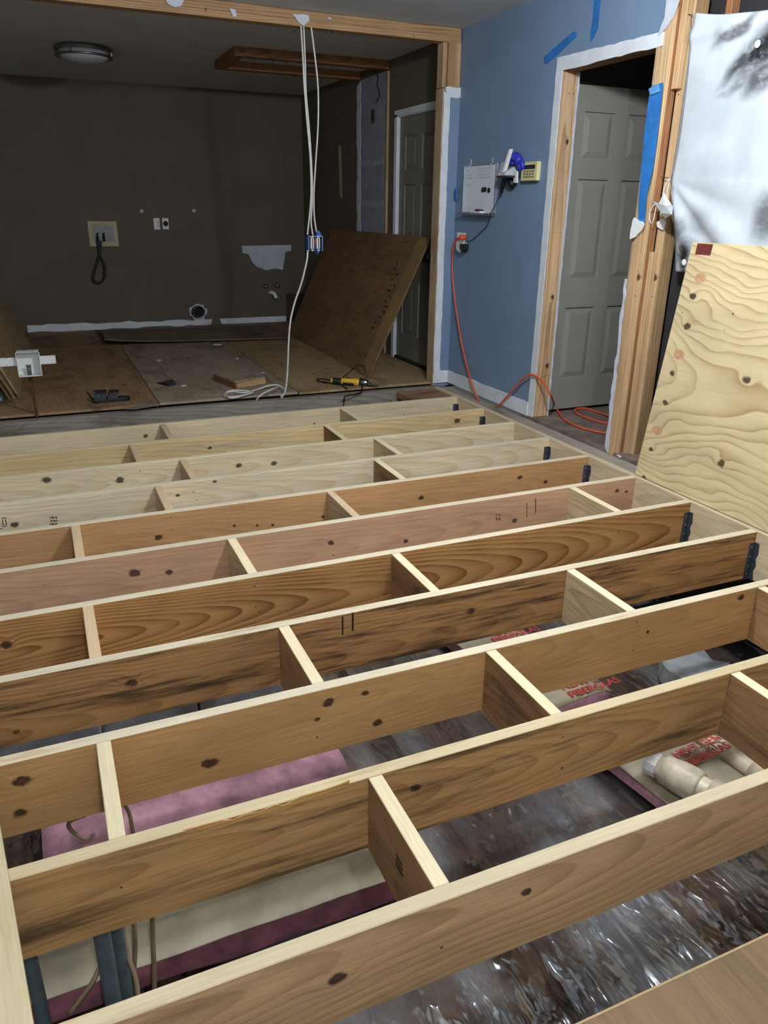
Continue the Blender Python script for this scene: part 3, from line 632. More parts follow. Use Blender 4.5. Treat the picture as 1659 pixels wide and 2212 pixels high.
# black box added as shade in the far right corner of the crawl space
tag(board('shade_box', (2.62, 2.62, ZG+.05), X1, Z1, .95, .16, .20, plain('shade_box_black', '121214', .5, var=.2), b=.02), 'black box added as crawl space shade near the right joist ends', 'duct')
tag(slab('foundation_rubble', torn([(2.45, 2.0, ZG+.05), (2.83, 1.95, ZG+.05), (2.84, 2.4, ZG+.05), (2.6, 2.45, ZG+.05)], .06, .03, seed=70), Z1, .10, M_conc), 'lump of broken concrete in the crawl space at the right', 'rubble')
# pipes and wires at the left
M_gal = plain('blue_grey_pipe', '5f7076', .45, .3, var=.2, vs=12)
for u, v, y, r, lb in ((76, 2120, 1.62, .018, 'grey blue riser pipe nearest the loose plank'), (232, 2090, 1.60, .022, 'thick grey riser pipe under the tenth joist, left of two'), (262, 2080, 1.66, .020, 'thick grey riser pipe under the tenth joist, right of two')):
    q = at(u, v, 1, y); tag(tube('riser_pipe', [(q.x, y, ZG), (q.x, y, -.5), (q.x, y+.004, -.25)], r, M_gal, None, 14, 4), lb, 'pipe', 'riser pipes under the joists')
def W(*pts): return [at(u, v, 1, y) for u, v, y in pts]
M_wire = plain('old_cloth_wire', '8a775c', .8, var=.2)
for k, pts in enumerate((W((262, 1990, 1.7), (275, 2060, 1.66), (292, 2110, 1.62), (298, 2150, 1.6)), W((288, 1985, 1.72), (292, 2040, 1.70), (288, 2120, 1.69), (286, 2180, 1.69)), W((328, 1960, 1.7), (331, 2040, 1.68), (333, 2100, 1.67), (333, 2150, 1.66)), W((215, 2090, 1.68), (195, 2130, 1.66), (150, 2190, 1.64)), W((268, 1735, 2.2), (280, 1760, 2.2), (288, 1800, 2.2)), W((185, 1760, 2.12), (150, 1775, 2.12), (155, 1795, 2.12), (185, 1812, 2.12), (205, 1800, 2.12)))):
    tag(tube('old_wire', pts, .007, M_wire, None, 6, 5), ('curved old wire hanging right of the riser pipes', 'short old wire close beside the riser pipes', 'straight old wire hanging before the paper faced batt', 'old wire curving over the batt left of the risers', 'old wire across the unfaced pink batt', 'old wire looped behind the leftmost block')[k], 'wire', 'old wires under the joists')

# ------------------------------------------------------------------ plywood under the photographer
PD = ply('subfloor_ply_near', '7a6246', '5f4a34', contrast=.45, mould=.3)
tag(board('plywood_sheet', (-.25, -1.5, .0015), Y1, X1, 2.195, .018, 3.1, PD), 'plywood sheet on the last joist at the bottom right corner', 'plywood')

# ------------------------------------------------------------------ big plywood sheet leaning at the right
B0, T0 = Vector((2.876, 3.10, .004)), Vector((3.036, 3.078, 1.21))
zd = (T0-B0).normalized(); L_, H_ = 2.44, (T0-B0).length
Mp = frame(B0, -Y1, zd)
def onply(u, v, s):
    n = Mp.col[1].to_3d(); d = RX*((u-829.5)/F)-UX*((v-1106)/F)+fw; q = CAM+d*((B0-CAM).dot(n)/d.dot(n)); l = Mp.inverted() @ q
    return (l.x, l.z, s)
kp = [onply(*k) for k in ((1497, 640, .018), (1484, 705, .02), (1452, 806, .016), (1437, 870, .016), (1612, 821, .019), (1406, 970, .013), (1558, 1001, .019), (1391, 1031, .014))]
fpk = [onply(*k) for k in ((1513, 601, .03), (1467, 766, .03), (1420, 930, .03))]
PN = wood('new_plywood_face', 'd8c69a', 'a07c4c', sharp=3.2, ring=.030, warp=.13, wscale=(2.0, 2.2, 4.2), cy=.02, cz=-.45, slope=.10, wob=.34, knots=kp, contrast=.8, fib=.1, rough=.6, spread=0, holes=[onply(*k) for k in ((1583, 678, .006), (1474, 675, .005), (1565, 713, .004))], kcol='4a3018')
np_ = tag(link('plywood_sheet', bevbox(L_, .015, H_, .001, PN), Mp), 'large new plywood sheet with knots leaning on the right wall', 'plywood')
M_plug = plain('plywood_plug', 'c79b72', .6, var=.12, vs=40)
for x, z, s in fpk:
    link('wood_plug', me_of(*[[(x+s*1.25*math.cos(a), -.0006, z+s*.85*math.sin(a)) for a in [k*math.pi/8 for k in range(16)]], [tuple(range(16))]], M_plug), Mp, np_)
x, z, s = onply(1523, 537, .01); link('red_paint_mark', me_of(*bxs((x-.055, x+.045, -.0012, -.0002, z-.03, z+.022)), plain('red_paint', '6b2420', .8, var=.3, vs=60)), Mp, np_)

# ------------------------------------------------------------------ brown plywood leaning in the far room
b0, b1 = Vector((2.452, 5.932, .021)), Vector((2.50, 8.40, .021)); top_r = Vector((2.985, 5.93, 1.134))
PL = ply('leaning_ply_brown', '7f6144', '5e452e', mould=.3, mscale=(6, 6, 9), contrast=.5, holes=())
Ml = frame(b0, b1-b0, top_r-b0)
Ll, Hl = (b1-b0).length, 1.235
lp = tag(link('plywood_sheet', bevbox(Ll, .018, Hl, .001, PL), Ml @ Matrix.Translation((0, -.018, 0))), 'old brown plywood sheet leaning against the far door', 'plywood')
ln = Ml.col[1].to_3d()
sd = -1 if (CAM-b0).dot(ln) < 0 else 1
yf = -.0185 if sd < 0 else .0005
def onl(u, v):
    d = RX*((u-829.5)/F)-UX*((v-1106)/F)+fw; q = CAM+d*((b0-CAM).dot(ln)/d.dot(ln)); return Ml.inverted() @ q
M_tan = ply('leaning_ply_tan_band', '8a7048', '6c5533', mould=.25, contrast=.4); M_chip = plain('nail_chip', 'a08c6c', .8)
for u, v, s in ((724, 508, .014), (690, 612, .016), (657, 705, .014), (774, 670, .014), (763, 700, .014), (802, 588, .012), (813, 552, .012), (862, 572, .014), (849, 615, .014), (838, 650, .012), (832, 675, .012), (819, 698, .014), (878, 523, .012), (735, 770, .012), (790, 768, .014), (788, 790, .012)):
    q = onl(u, v); link('nail_tear', me_of([(q.x+s*math.cos(a)*.8, yf-.0004*(1 if sd < 0 else -1), q.z+s*1.2*math.sin(a)) for a in [k*1.05 for k in range(6)]], [tuple(range(6))], random.choice((M_dark, M_chip, M_dark))), Ml, lp)
rg = random.Random(4)
for k in range(26):
    s_ = k/26; u, v = 862-55*s_**1.1, 570+150*s_; q = onl(u+rg.uniform(-7, 5), v); a_ = rg.uniform(.015, .05)
    link('glue_streak', me_of([(q.x-a_, yf-.0003, q.z-.008), (q.x+a_, yf-.0003, q.z-.006), (q.x+a_*.8, yf-.0003, q.z+.009), (q.x-a_*.9, yf-.0003, q.z+.007)], [(0, 1, 2, 3)], PL if k % 2 else M_dark), Ml, lp)
qa = onl(905, 509).x
link('tan_band', me_of([(0.004, yf-.0002, .004), (.21, yf-.0002, .004), (.19, yf-.0002, Hl-.004), (.004, yf-.0002, Hl-.004)], [(0, 1, 2, 3)], M_tan), Ml, lp)

# thin sheet lying near the back wall
P = [Vector(p) for p in ((.50, 9.20, .04), (2.44, 9.04, .04), (2.40, 8.05, .045), (.52, 8.22, .05))]
V, Fc = [], []; nn = 14
for i in range(nn+1):
    s_ = i/nn; a = P[0].lerp(P[1], s_); b = P[3].lerp(P[2], s_); lift = .045*math.exp(-s_*5)
    for q, dz in ((a, .3), (a.lerp(b, .5), .7), (b, 1.)):
        if i == 0: q = q+Vector((.05*(1-abs(dz-.7)*2), 0, 0))
        V += [q+Vector((0, 0, lift*dz)), q+Vector((0, 0, lift*dz-.009))]
for i in range(nn):
    for j in range(2):
        a = i*6+j*2; b = a+6; Fc += [(a, b, b+2, a+2), (a+1, a+3, b+3, b+1)]
    a = i*6; Fc += [(a, a+1, a+7, a+6), (a+4, a+10, a+11, a+5)]
Fc += [(0, 2, 3, 1), (2, 4, 5, 3), (nn*6, nn*6+1, nn*6+3, nn*6+2), (nn*6+2, nn*6+3, nn*6+5, nn*6+4)]
tag(solid('warped_plywood', V, Fc, plain('weathered_thin_ply', '7a6b56', .75, var=.2, vs=5)), 'thin warped panel lying on the far floor below the brown wall', 'panel')
tag(board('dark_board', (2.80, 9.42, .022), X1, Z1, .24, .015, .33, plain('dark_brown_board', '3b2c24', .7)), 'small dark board standing in the far corner', 'board')

# ------------------------------------------------------------------ sheets leaning at the left edge
lean = Vector((-.42, 0, 1)); ldir = Vector((.034, 1, 0))
for k, (x, y0, y1, t_, mt, lb) in enumerate(((-.235, 6.18, 8.7, .016, PC, 'plywood sheet leaning at the left edge, front one of the stack'), (-.262, 6.12, 8.6, .018, PC, 'plywood sheet leaning at the left edge, second of the stack'), (-.29, 6.09, 8.6, .016, PA, 'plywood sheet leaning at the left edge, third of the stack'), (-.345, 6.08, 8.5, .022, plain('teal_foam', '8fc7c4', .8, var=.06), 'pale teal board leaning behind the stack at the left edge'))):
    tag(board('leaning_sheet', (x, y0, .0205), ldir, lean, y1-y0, t_, 1.2 if k < 3 else .9, mt), lb, 'sheet', 'sheets leaning at the left')

# ------------------------------------------------------------------ valve box on its copper pipe
vb = empty('valve_box', (-.07, 5.56, 0), 'white open valve box standing on a copper pipe at the left', 'valve box')
yv = 5.535; x0, x1, z0, z1 = -.178, -.052, .262, .44
a, b, c, d = aty(yv, (34, 762), (84, 759), (92, 812), (39, 815))
x0, x1 = (a.x+d.x)/2, (b.x+c.x)/2; z0, z1 = (c.z+d.z)/2, (a.z+b.z)/2
solid('shell', *bxs((x0, x0+.004, yv, yv+.09, z0, z1), (x1-.004, x1, yv, yv+.09, z0, z1), (x0, x1, yv, yv+.09, z0, z0+.004), (x0, x1, yv, yv+.09, z1-.004, z1), (x0, x1, yv+.086, yv+.09, z0, z1)), M_plast, vb)
zm = (z0+z1)/2
solid('bracket', *bxs((x0-.13, x0, yv+.03, yv+.033, zm-.01, zm+.045)), M_plast, vb); solid('bracket', *bxs((x1, x1+.095, yv+.03, yv+.033, zm-.01, zm+.045)), M_plast, vb)
for q in (x1+.015, x1+.04, x1+.065, x1+.088, x0-.02, x0-.06):
    for dz in (-.004, .039): lathe('screw_hole', [(.0025, 0), (.0025, .001)], Matrix.Translation((q, yv+.0302, zm+dz)) @ Matrix.Rotation(math.pi/2, 4, 'X'), M_black, vb, 6)
M_copper = plain('tarnished_copper', '8a5a38', .4, .8, var=.3, vs=15)
xm = (x0+x1)/2-.005
tube('copper_pipe', [(xm+.005, yv+.04, -.05), (xm+.003, yv+.04, .12), (xm, yv+.04, z0+.03)], .0085, M_copper, vb, 10, 3)
tube('ferrule', [(xm, yv+.04, z0-.035), (xm, yv+.04, z0)], .013, M_copper, vb, 10, 1)
vbd = tube('valve_body', [(xm, yv+.04, z0+.005), (xm, yv+.04, z0+.06)], .014, M_nickel, vb, 10, 1)
tube('valve_outlet', [(xm, yv+.05, z0+.04), (xm+.004, yv+.012, z0+.034)], .010, M_nickel, vbd, 10, 1)
tube('valve_handle', [(xm-.016, yv+.03, z0+.068), (xm+.016, yv+.03, z0+.068)], .006, M_nickel, vbd, 8, 1)

# ------------------------------------------------------------------ black sandal
M_rub = plain('black_sandal_rubber', '15161b', .6, var=.2, vs=15)
sc = Vector((.375, 5.80, .0195)); sa = math.radians(-4)
S = Matrix.Translation(sc) @ Matrix.Rotation(sa, 4, 'Z') @ Matrix.Scale(.95, 4)
sand = tag(link('sandal', None, S), 'black slide sandal with two straps lying on the far subfloor', 'sandal'); sand.empty_display_size = .05
out = [(-.135, .0), (-.125, -.04), (-.08, -.055), (0, -.048), (.06, -.036), (.11, -.034), (.135, -.02), (.14, .005), (.13, .028), (.09, .036), (.02, .036), (-.06, .052), (-.11, .045)]
oc = crom([(x, y, 0) for x, y in out], 4, True); n = len(oc)
V = [(p.x, p.y, 0) for p in oc]+[(p.x*1.02, p.y*1.04, .022) for p in oc]+[(p.x*.96, p.y*.92, .028) for p in oc]
Fc = [tuple(range(n))[::-1], tuple(range(2*n, 3*n))]+[(k*n+i, k*n+(i+1) % n, (k+1)*n+(i+1) % n, (k+1)*n+i) for k in range(2) for i in range(n)]
link('sole', me_of(V, Fc, M_rub), S, sand)
def strap(xa, xb, w_, h, lean_):
    V, Fc = [], []; n = 12
    for i in range(n+1):
        a = math.pi*i/n
        for x in (xa, xb):
            for e in (0, .006): V.append((x+lean_*math.sin(a), -(w_+e)*math.cos(a), .018+(h+e)*math.sin(a)))
    for i in range(n):
        a = i*4; b = a+4; Fc += [(a+1, b+1, b+3, a+3), (a, a+2, b+2, b), (a, b, b+1, a+1), (a+2, a+3, b+3, b+2)]
    Fc += [(0, 1, 3, 2), (n*4, n*4+2, n*4+3, n*4+1)]
    return me_of(V, Fc, M_rub)
st1 = link('strap', strap(-.12, -.035, .054, .066, .012), S, sand); st2 = link('strap', strap(-.025, .045, .048, .060, .02), S, sand)
for x, y in ((-.06, -.045), (.012, -.047)):
    link('buckle', bevbox(.022, .004, .026, .001, plain('grey_buckle', '3a3e46', .4)), S @ Matrix.Translation((x, y-.01, .03)), st1 if x < 0 else st2)
link('logo_stripe', bevbox(.035, .002, .004, 0, plain('pale_stripe', 'b9b3a0', .6)), S @ Matrix.Translation((-.11, -.049, .045)) @ Matrix.Rotation(-.5, 4, 'Y'), st1)

# ------------------------------------------------------------------ hanging cables, electrical box, coil
yc = 5.53
for k, (uv, lb) in enumerate(((((655, 58), (654, 120), (657, 180), (663, 260), (670, 340), (672, 420), (666, 490), (664, 507)), 'white cable hanging from the beam to the blue box, left of three'),
        (((659, 58), (659, 130), (661, 200), (668, 280), (674, 380), (674, 440), (672, 480), (676, 509)), 'white cable hanging from the beam to the blue box, middle of three'),
        (((673, 60), (680, 120), (687, 190), (687, 270), (682, 350), (678, 420), (679, 470), (684, 502)), 'white cable hanging from the beam to the blue box, right of three'))):
    P = aty(yc+.018*(k-1), *uv); P[0].y = 5.56; P[0].z = 2.46; tag(tube('hanging_cable', P, .0058, M_cable, None, 7, 5), lb, 'cable', 'white cables hanging from the beam')
a, b = aty(yc, (664, 510), (695, 541)); bx0, bx1, bz0, bz1 = a.x, b.x, b.z, a.z
eb = empty('electrical_box', ((bx0+bx1)/2, yc, bz0), 'blue two gang electrical box hanging on white cables', 'electrical box')
M_bbox = plain('blue_box_plastic', '1f57a8', .45, var=.08)
solid('shell', *bxs((bx0, bx0+.003, yc-.02, yc+.05, bz0, bz1), (bx1-.003, bx1, yc-.02, yc+.05, bz0, bz1), (bx0, bx1, yc-.02, yc+.05, bz0, bz0+.003), (bx0, bx1, yc-.02, yc+.05, bz1-.003, bz1), (bx0, bx1, yc+.047, yc+.05, bz0, bz1)), M_bbox, eb)
solid('rim', *bxs((bx0-.001, bx0+.002, yc-.023, yc-.02, bz0, bz1), (bx1-.003, bx1+.001, yc-.023, yc-.02, bz0, bz1), (bx0, bx1, yc-.023, yc-.02, bz1-.003, bz1+.001)), plain('worn_box_edge', 'a9bbd6', .5), eb)
for s_ in (.28, .7):
    xx = bx0+(bx1-bx0)*s_; dv_ = solid('device', *bxs((xx-.012, xx+.012, yc-.022, yc+.015, bz0+.012, bz1-.01), (xx-.006, xx+.006, yc-.024, yc-.02, bz0-.002, bz1+.001)), M_plast, eb)
    solid('yoke', *bxs((xx-.005, xx+.005, yc-.0265, yc-.024, bz0+.006, bz1-.006)), M_nickel, dv_)
solid('wire_splice', *bxs((bx0+(bx1-bx0)*.46, bx0+(bx1-bx0)*.54, yc-.02, yc+.01, bz1-.05, bz1-.02)), plain('red_wire', 'b33a3a', .5), eb)
q = at(688, 500, 1, yc); slab('tape_wrap', [q+Vector((-.02, 0, -.035)), q+Vector((.025, 0, -.035)), q+Vector((.012, 0, 0)), q+Vector((-.004, 0, .006))], (0, 1, 0), .03, M_bbox, eb)
q = at(686, 543, 1, yc); slab('nail_tab', [q+Vector((-.014, 0, .005)), q+Vector((.018, 0, .005)), q+Vector((.002, 0, -.022))], (0, 1, 0), .02, M_bbox, eb)
lc = aty(yc, (665, 540), (664, 552), (663, 562), (658, 585), (650, 615), (637, 652), (628, 690), (624, 730), (622, 780), (620, 815), (616, 845), (606, 862))
tag(tube('loose_cable', lc, .0068, M_cable, None, 7, 5), 'single white cable running from the blue box down to the floor', 'cable')
P = atz(.028, (607, 856), (616, 848), (613, 840)) + [at(600, 832, 2, .05), at(580, 833, 2, .05), at(560, 840, 2, .03), at(530, 848, 2, .028), at(500, 846, 2, .028), at(484, 852, 2, .028), at(490, 857, 2, .028), at(515, 856, 2, .028), at(545, 847, 2, .03), at(510, 843, 2, .034), at(488, 848, 2, .034), at(500, 860, 2, .034), at(548, 848, 2, .034)]
tag(tube('cable_coil', P, .0065, M_cable, None, 7, 5), 'loosely coiled white cable end on the far subfloor edge', 'cable')
P = [at(553, 866, 2, .0), at(565, 852, 2, .05), at(590, 840, 2, .07), at(602, 836, 2, .06)]
tag(tube('cable_end', P, .006, M_cable, None, 7, 5), 'short white cable end arching over the plywood edge', 'cable')

# ------------------------------------------------------------------ floor clutter
of = empty('wood_offcut', (1.36, 5.80, .02), 'short plywood offcut propped beside the white cable coil', 'offcut')
P0, P1, P2 = at(461, 811, 2, .06), at(508, 840, 2, .022), at(574, 826, 2, .03)
e1, e2 = (P1-P0), (P2-P1)
M_offp = ply('offcut_ply', 'b39468', '8c6c44', contrast=.4); M_offd = ply('offcut_edge', '7a5a38', '5a4028', contrast=.5)
slab('face', [Vector((P1.x, P1.y, .022)), Vector((P2.x, P2.y, .022)), Vector((P2.x, P2.y+.02, .062)), Vector((P1.x, P1.y+.02, .068))], (0, 1, 0), .02, M_offp, of)
slab('side', [Vector((P1.x, P1.y, .021)), Vector((P0.x, P0.y, .021)), Vector((P0.x, P0.y, .066)), Vector((P1.x, P1.y, .068))], (1, .2, 0), .02, M_offd, of)
slab('top', [Vector((P1.x, P1.y, .068)), Vector((P2.x, P2.y+.02, .062)), Vector((P2.x-.03, P2.y+.22, .066)), Vector((P0.x, P0.y, .070))], Z1, .012, PB, of)
sp = empty('scrap_blade', (.93, 6.04, .02), 'dark grey plastic scrap lying alone on the plywood', 'scrap')
slab('blade', atz(.028, (353, 826), (370, 820), (382, 829), (366, 833)), Z1, .006, plain('dark_grey_scrap', '34373c', .5), sp)
slab('tang', atz(.024, (338, 827), (356, 826), (366, 834), (357, 832)), Z1, .004, M_black, sp)
for k, (u, v, s) in enumerate(((397, 834, .018), (471, 745, .05), (343, 779, .02), (512, 775, .02), (568, 806, .015), (450, 700, .03))):
    q = at(u, v, 2, .021 if v > 750 else .05); rg = random.Random(k)
    tag(slab('plaster_crumb', [q+Vector((s*math.cos(a)*rg.uniform(.6, 1.2), s*math.sin(a)*rg.uniform(.5, 1), 0)) for a in [j*1.05 for j in range(6)]], Z1, .008, M_gyp), ('pale plaster crumb beside the dark scrap', 'flat pale crumb beside the thin panel', 'tiny crumb on the brown plywood left of centre', 'tiny crumb in the middle of the far subfloor', 'tiny crumb behind the wood offcut', 'pale crumb on the thin panel at the baseboard')[k], 'crumb', 'plaster crumbs on the far floor')
# yellow multi tool
tl = empty('multi_tool', (2.24, 5.82, .02), 'yellow and black corded multi tool on the far subfloor', 'power tool')
Ta, Tb = at(715, 822, 2, .05), at(812, 828, 2, .045); ax = (Tb-Ta).normalized(); LT = (Tb-Ta).length
def tp(s, dz=0., dy=0.): return Ta+ax*(LT*s)+Vector((0, dy, dz))
M_yel = plain('yellow_tool_plastic', 'e0b02a', .45, var=.06)
tube('body', [tp(.22), tp(.30), tp(.45), tp(.58), tp(.66)], [.022, .027, .029, .029, .026], M_yel, tl, 14, 4)
tube('rear_cap', [tp(0), tp(.05)], .018, M_yel, tl, 12, 1); tube('rear_grip', [tp(.05), tp(.12), tp(.24)], .025, M_black, tl, 14, 3)
tube('grip', [tp(.26, -.012, -.018), tp(.42, -.012, -.02), tp(.5, -.012, -.016)], .016, M_black, tl, 10, 3)
tube('switch', [tp(.34, .022), tp(.5, .022)], .010, plain('dark_brown_switch', '4a3a1c', .5), tl, 8, 2)
gh = tube('gear_head', [tp(.66), tp(.74), tp(.82)], [.028, .030, .024], M_nickel, tl, 14, 3); tube('collar', [tp(.64, .004), tp(.68, .004)], .031, M_black, tl, 14, 1)
tube('spindle', [tp(.80, -.0), tp(.86, -.016), tp(.90, -.02)], .016, M_black, gh, 10, 2)
q = tp(.88, -.026); slab('blade', [q+Vector((0, -.02, 0)), q+Vector((.06, -.03, 0)), q+Vector((.062, .02, 0)), q+Vector((0, .015, 0))], Z1, .0025, M_steel, gh)
for k, pts in enumerate(([tp(0), at(690, 818, 2, .05), at(687, 822, 2, .03), at(710, 828, 2, .025), at(740, 827, 2, .024)], [tp(.24, .02), at(765, 795, 2, .10), at(776, 789, 2, .12), at(786, 793, 2, .10), at(789, 806, 2, .06)], [at(700, 824, 2, .024), at(730, 831, 2, .023), at(770, 830, 2, .023), at(768, 822, 2, .024)], [at(728, 824, 2, .05), at(738, 832, 2, .026), at(750, 840, 2, .024)])):
    tube('cord', pts, .005 if k else .006, M_black, tl, 6, 5)
tube('cord', [at(782, 828, 2, .024), at(783, 840, 2, .024), at(780, 848, 2, .005), at(765, 852, 2, .002), at(746, 856, 2, .002), at(743, 866, 1, 5.493), at(741, 884, 1, 5.485)], .006, M_black, tl, 6, 5)

# ------------------------------------------------------------------ far wall fittings
wb = empty('washer_box', (.74, YB, .92), 'recessed cream washing machine valve box in the brown wall', 'valve box')
a, b, c, d = aty(YB, (188, 478), (251, 478), (257, 531), (195, 533))
x0, x1, z0, z1 = (a.x+d.x)/2, (b.x+c.x)/2, (c.z+d.z)/2, (a.z+b.z)/2; M_cr2 = plain('aged_cream_plastic', 'b9ac86', .55, var=.06); fwd = .045
solid('frame', *bxs((x0, x0+fwd, YB-.012, YB-.001, z0, z1), (x1-fwd, x1, YB-.012, YB-.001, z0, z1), (x0+fwd, x1-fwd, YB-.012, YB-.001, z0, z0+fwd), (x0+fwd, x1-fwd, YB-.012, YB-.001, z1-fwd, z1)), M_cr2, wb)
solid('back_pan', *bxs((x0+fwd, x1-fwd, YB-.004, YB-.001, z0+fwd, z1-fwd)), plain('pale_grey_pan', '9ba09c', .6), wb)
for xx in (x0+.085, x0+.15): tube('valve', [(xx, YB-.005, z0+.09), (xx, YB-.045, z0+.09), (xx, YB-.05, z0+.055)], .014, M_black, wb, 8, 2); tube('valve_handle', [(xx, YB-.04, z0+.1), (xx+.005, YB-.045, z0+.14)], .010, M_black, wb, 8, 1)
tag(tube('washer_hose', aty(YB-.055, (210, 519), (213, 535), (218, 555), (226, 575), (225, 600), (214, 611), (202, 606), (203, 588), (212, 560), (216, 538), (218, 520)), .013, M_black, None, 8, 5), 'black hose hanging in a loop below the washer box', 'hose')
o1 = empty('outlet_plate', (1.33, YB, 1.1), 'white blank plate on the brown wall, left of two', 'outlet', 'plates on the brown wall')
a, b = aty(YB, (331, 471), (346, 496)); solid('plate', *bxs((a.x, b.x, YB-.006, YB-.0005, b.z, a.z)), M_plast, o1)
for k in range(5): solid('ink_mark', *bxs((a.x+.04, a.x+.052, YB-.0068, YB-.006, b.z+.03+k*.014, b.z+.036+k*.014)), plain('blue_pen', '5a63a0', .6), o1)
o2 = empty('dryer_outlet', (1.42, YB, 1.1), 'white plate with a round black dryer socket, right of two', 'outlet', 'plates on the brown wall')
a, b = aty(YB, (350, 471), (365, 495)); solid('plate', *bxs((a.x, b.x, YB-.006, YB-.0005, b.z, a.z)), M_plast, o2)
lathe('socket', [(.028, 0), (.026, .006)], Matrix.Translation(((a.x+b.x)/2, YB-.006, (a.z+b.z)/2)) @ Matrix.Rotation(math.pi/2, 4, 'X'), M_black, o2, 20)
for k, (u, v) in enumerate(((572, 618), (597, 616))):
    g = at(u, v, 1, YB); tube_ = lathe('pipe_stub', [(.03, 0), (.03, .004), (.016, .01), (.016, .05), (.02, .052), (.02, .075), (.004, .078)], Matrix.Translation(g) @ Matrix.Rotation(math.pi/2, 4, 'X'), M_chrome, None, 16)
    tag(tube_, ('chrome water stub on the brown wall, left of two', 'chrome water stub on the brown wall, right of two')[k], 'pipe stub', 'chrome water stubs')
g = at(583, 633, 1, YB); tag(tube('drain_elbow', [g, g+Vector((.01, -.05, .01)), g+Vector((.04, -.08, -.01)), g+Vector((.05, -.085, -.055))], .024, M_plast, None, 14, 4), 'white drain elbow below the chrome stubs', 'pipe')
dv = empty('dryer_vent', (1.71, YB, .1), 'round dark dryer vent hole with torn drywall rim above the baseboard', 'vent')
V, Fc = [], []; n = 20; cx, cz = (hole[0]+hole[1])/2, (hole[2]+hole[3])/2; rg = random.Random(3)
for i in range(n):
    a = 2*math.pi*i/n; r0, r1 = .083+rg.uniform(-.004, .006), .108+rg.uniform(-.012, .012)
    for r, y in ((r0, YB-.008), (r1, YB-.002), (r0, YB+.05)): V.append((cx+r*math.cos(a), y, cz+r*.88*math.sin(a)))
for i in range(n): a, b = i*3, ((i+1) % n)*3; Fc += [(a, b, b+1, a+1), (a+2, b+2, b, a)]
solid('torn_rim', V, Fc, M_gyp, dv)
lathe('duct', [(.066, 0), (.07, 0), (.07, .07), (.066, .07), (.066, 0)], Matrix.Translation((cx+.015, YB+.085, cz-.005)) @ Matrix.Rotation(math.pi/2, 4, 'X'), M_gypgrey, dv, 24, caps=False)
solid('duct_interior', *bxs((hole[0]-.05, hole[1]+.05, YB+.1, YB+.11, hole[2]-.05, hole[3]+.05)), M_dark, dv)

# ------------------------------------------------------------------ ceiling lights
def ceiling_light(loc, label, emit):
    o = empty('ceiling_light', loc, label, 'ceiling light', 'round ceiling lights'); M = Matrix.Translation(loc) @ Matrix.Rotation(math.pi, 4, 'X')
    lathe('base_pan', [(.20, 0.001), (.21, .012), (.205, .03)], M, M_nickel if not emit else M_plast, o, 40)
    mt = plain('lit_diffuser', 'ffffff', .5, emit=('f3f7ff', emit)) if emit and emit > 200 else plain('lit_diffuser_dim', 'ffffff', .5, emit=('f3f7ff', emit)) if emit else plain('frosted_diffuser', 'b8b8bc', .45, var=.03)
    lathe('diffuser', [(.195, .03), (.195, .07), (.185, .085), (.14, .108), (.07, .122), (.001, .126)], M, mt, o, 40)
    for z in (.022, .066): lathe('band', [(.199, z), (.226, z), (.226, z+.014), (.199, z+.014), (.199, z)], M, M_nickel, o, 40, caps=False)
    for k in range(3): link('clip', bevbox(.01, .012, .05, .001, M_chrome), M @ Matrix.Rotation(k*2.094+.5, 4, 'Z') @ Matrix.Translation((-.005, .212, .025)), o)
    return o
ceiling_light((.60, 7.56, ZC), 'unlit round ceiling light with nickel bands in the far room', None)
def bare_bulb(loc, label, power):
    o = empty('bulb_holder', loc, label, 'light bulb', 'lit bulbs of the near room'); M = Matrix.Translation(loc) @ Matrix.Rotation(math.pi, 4, 'X')
    lathe('base', [(.055, .001), (.055, .012), (.03, .03), (.022, .05)], M, M_plast, o, 24)
    lathe('stem', [(.014, .05), (.014, .12)], M, M_plast, o, 16)
    mt = plain('lit_globe_%d' % power, 'ffffff', .5, emit=('f3f7ff', power))
    lathe('globe', [(.07*math.sin(a), .18-.07*math.cos(a)) for a in [.2+k*(math.pi-.21)/12 for k in range(13)]], M, mt, o, 28)
    return o
bare_bulb(LAMP, 'lit globe bulb over the open joists, above the picture', LAMP_POWER)
bare_bulb(FILL_LAMP, 'added fill bulb behind the photographer', FILL_LAMP_POWER)

# ------------------------------------------------------------------ things on the blue wall
xw = XW-.001
wbd = empty('whiteboard', (xw, 5.2, 1.32), 'small whiteboard with notes and black magnets on the blue wall', 'whiteboard')
y0, y1, z0, z1 = 4.967, 5.412, 1.325, 1.64
solid('panel', *bxs((xw-.010, xw, y0, y1, z0, z1)), plain('whiteboard_gloss', 'dde6ee', .25, var=.02), wbd)
M_alu = plain('aluminium_frame', 'a9b0b8', .4, .6)
solid('frame', *bxs((xw-.014, xw, y0-.008, y0, z0, z1), (xw-.014, xw, y1, y1+.008, z0, z1), (xw-.014, xw, y0-.008, y1+.008, z1, z1+.008)), M_alu, wbd)
solid('tray', *bxs((xw-.055, xw, y0-.008, y1+.008, z0-.014, z0-.008), (xw-.055, xw-.05, y0-.008, y1+.008, z0-.008, z0)), plain('grey_tray', '6d757e', .5), wbd)
for k, (u, v) in enumerate(((1044, 410), (1049, 409), (1057, 411))):
    q = at(u, v, 0, xw-.010); lathe('magnet', [(.016, 0), (.017, .006), (.012, .01)], Matrix.Translation(q) @ Matrix.Rotation(-math.pi/2, 4, 'Y'), M_black, wbd, 16)
V, Fc = [], []; rg = random.Random(11)
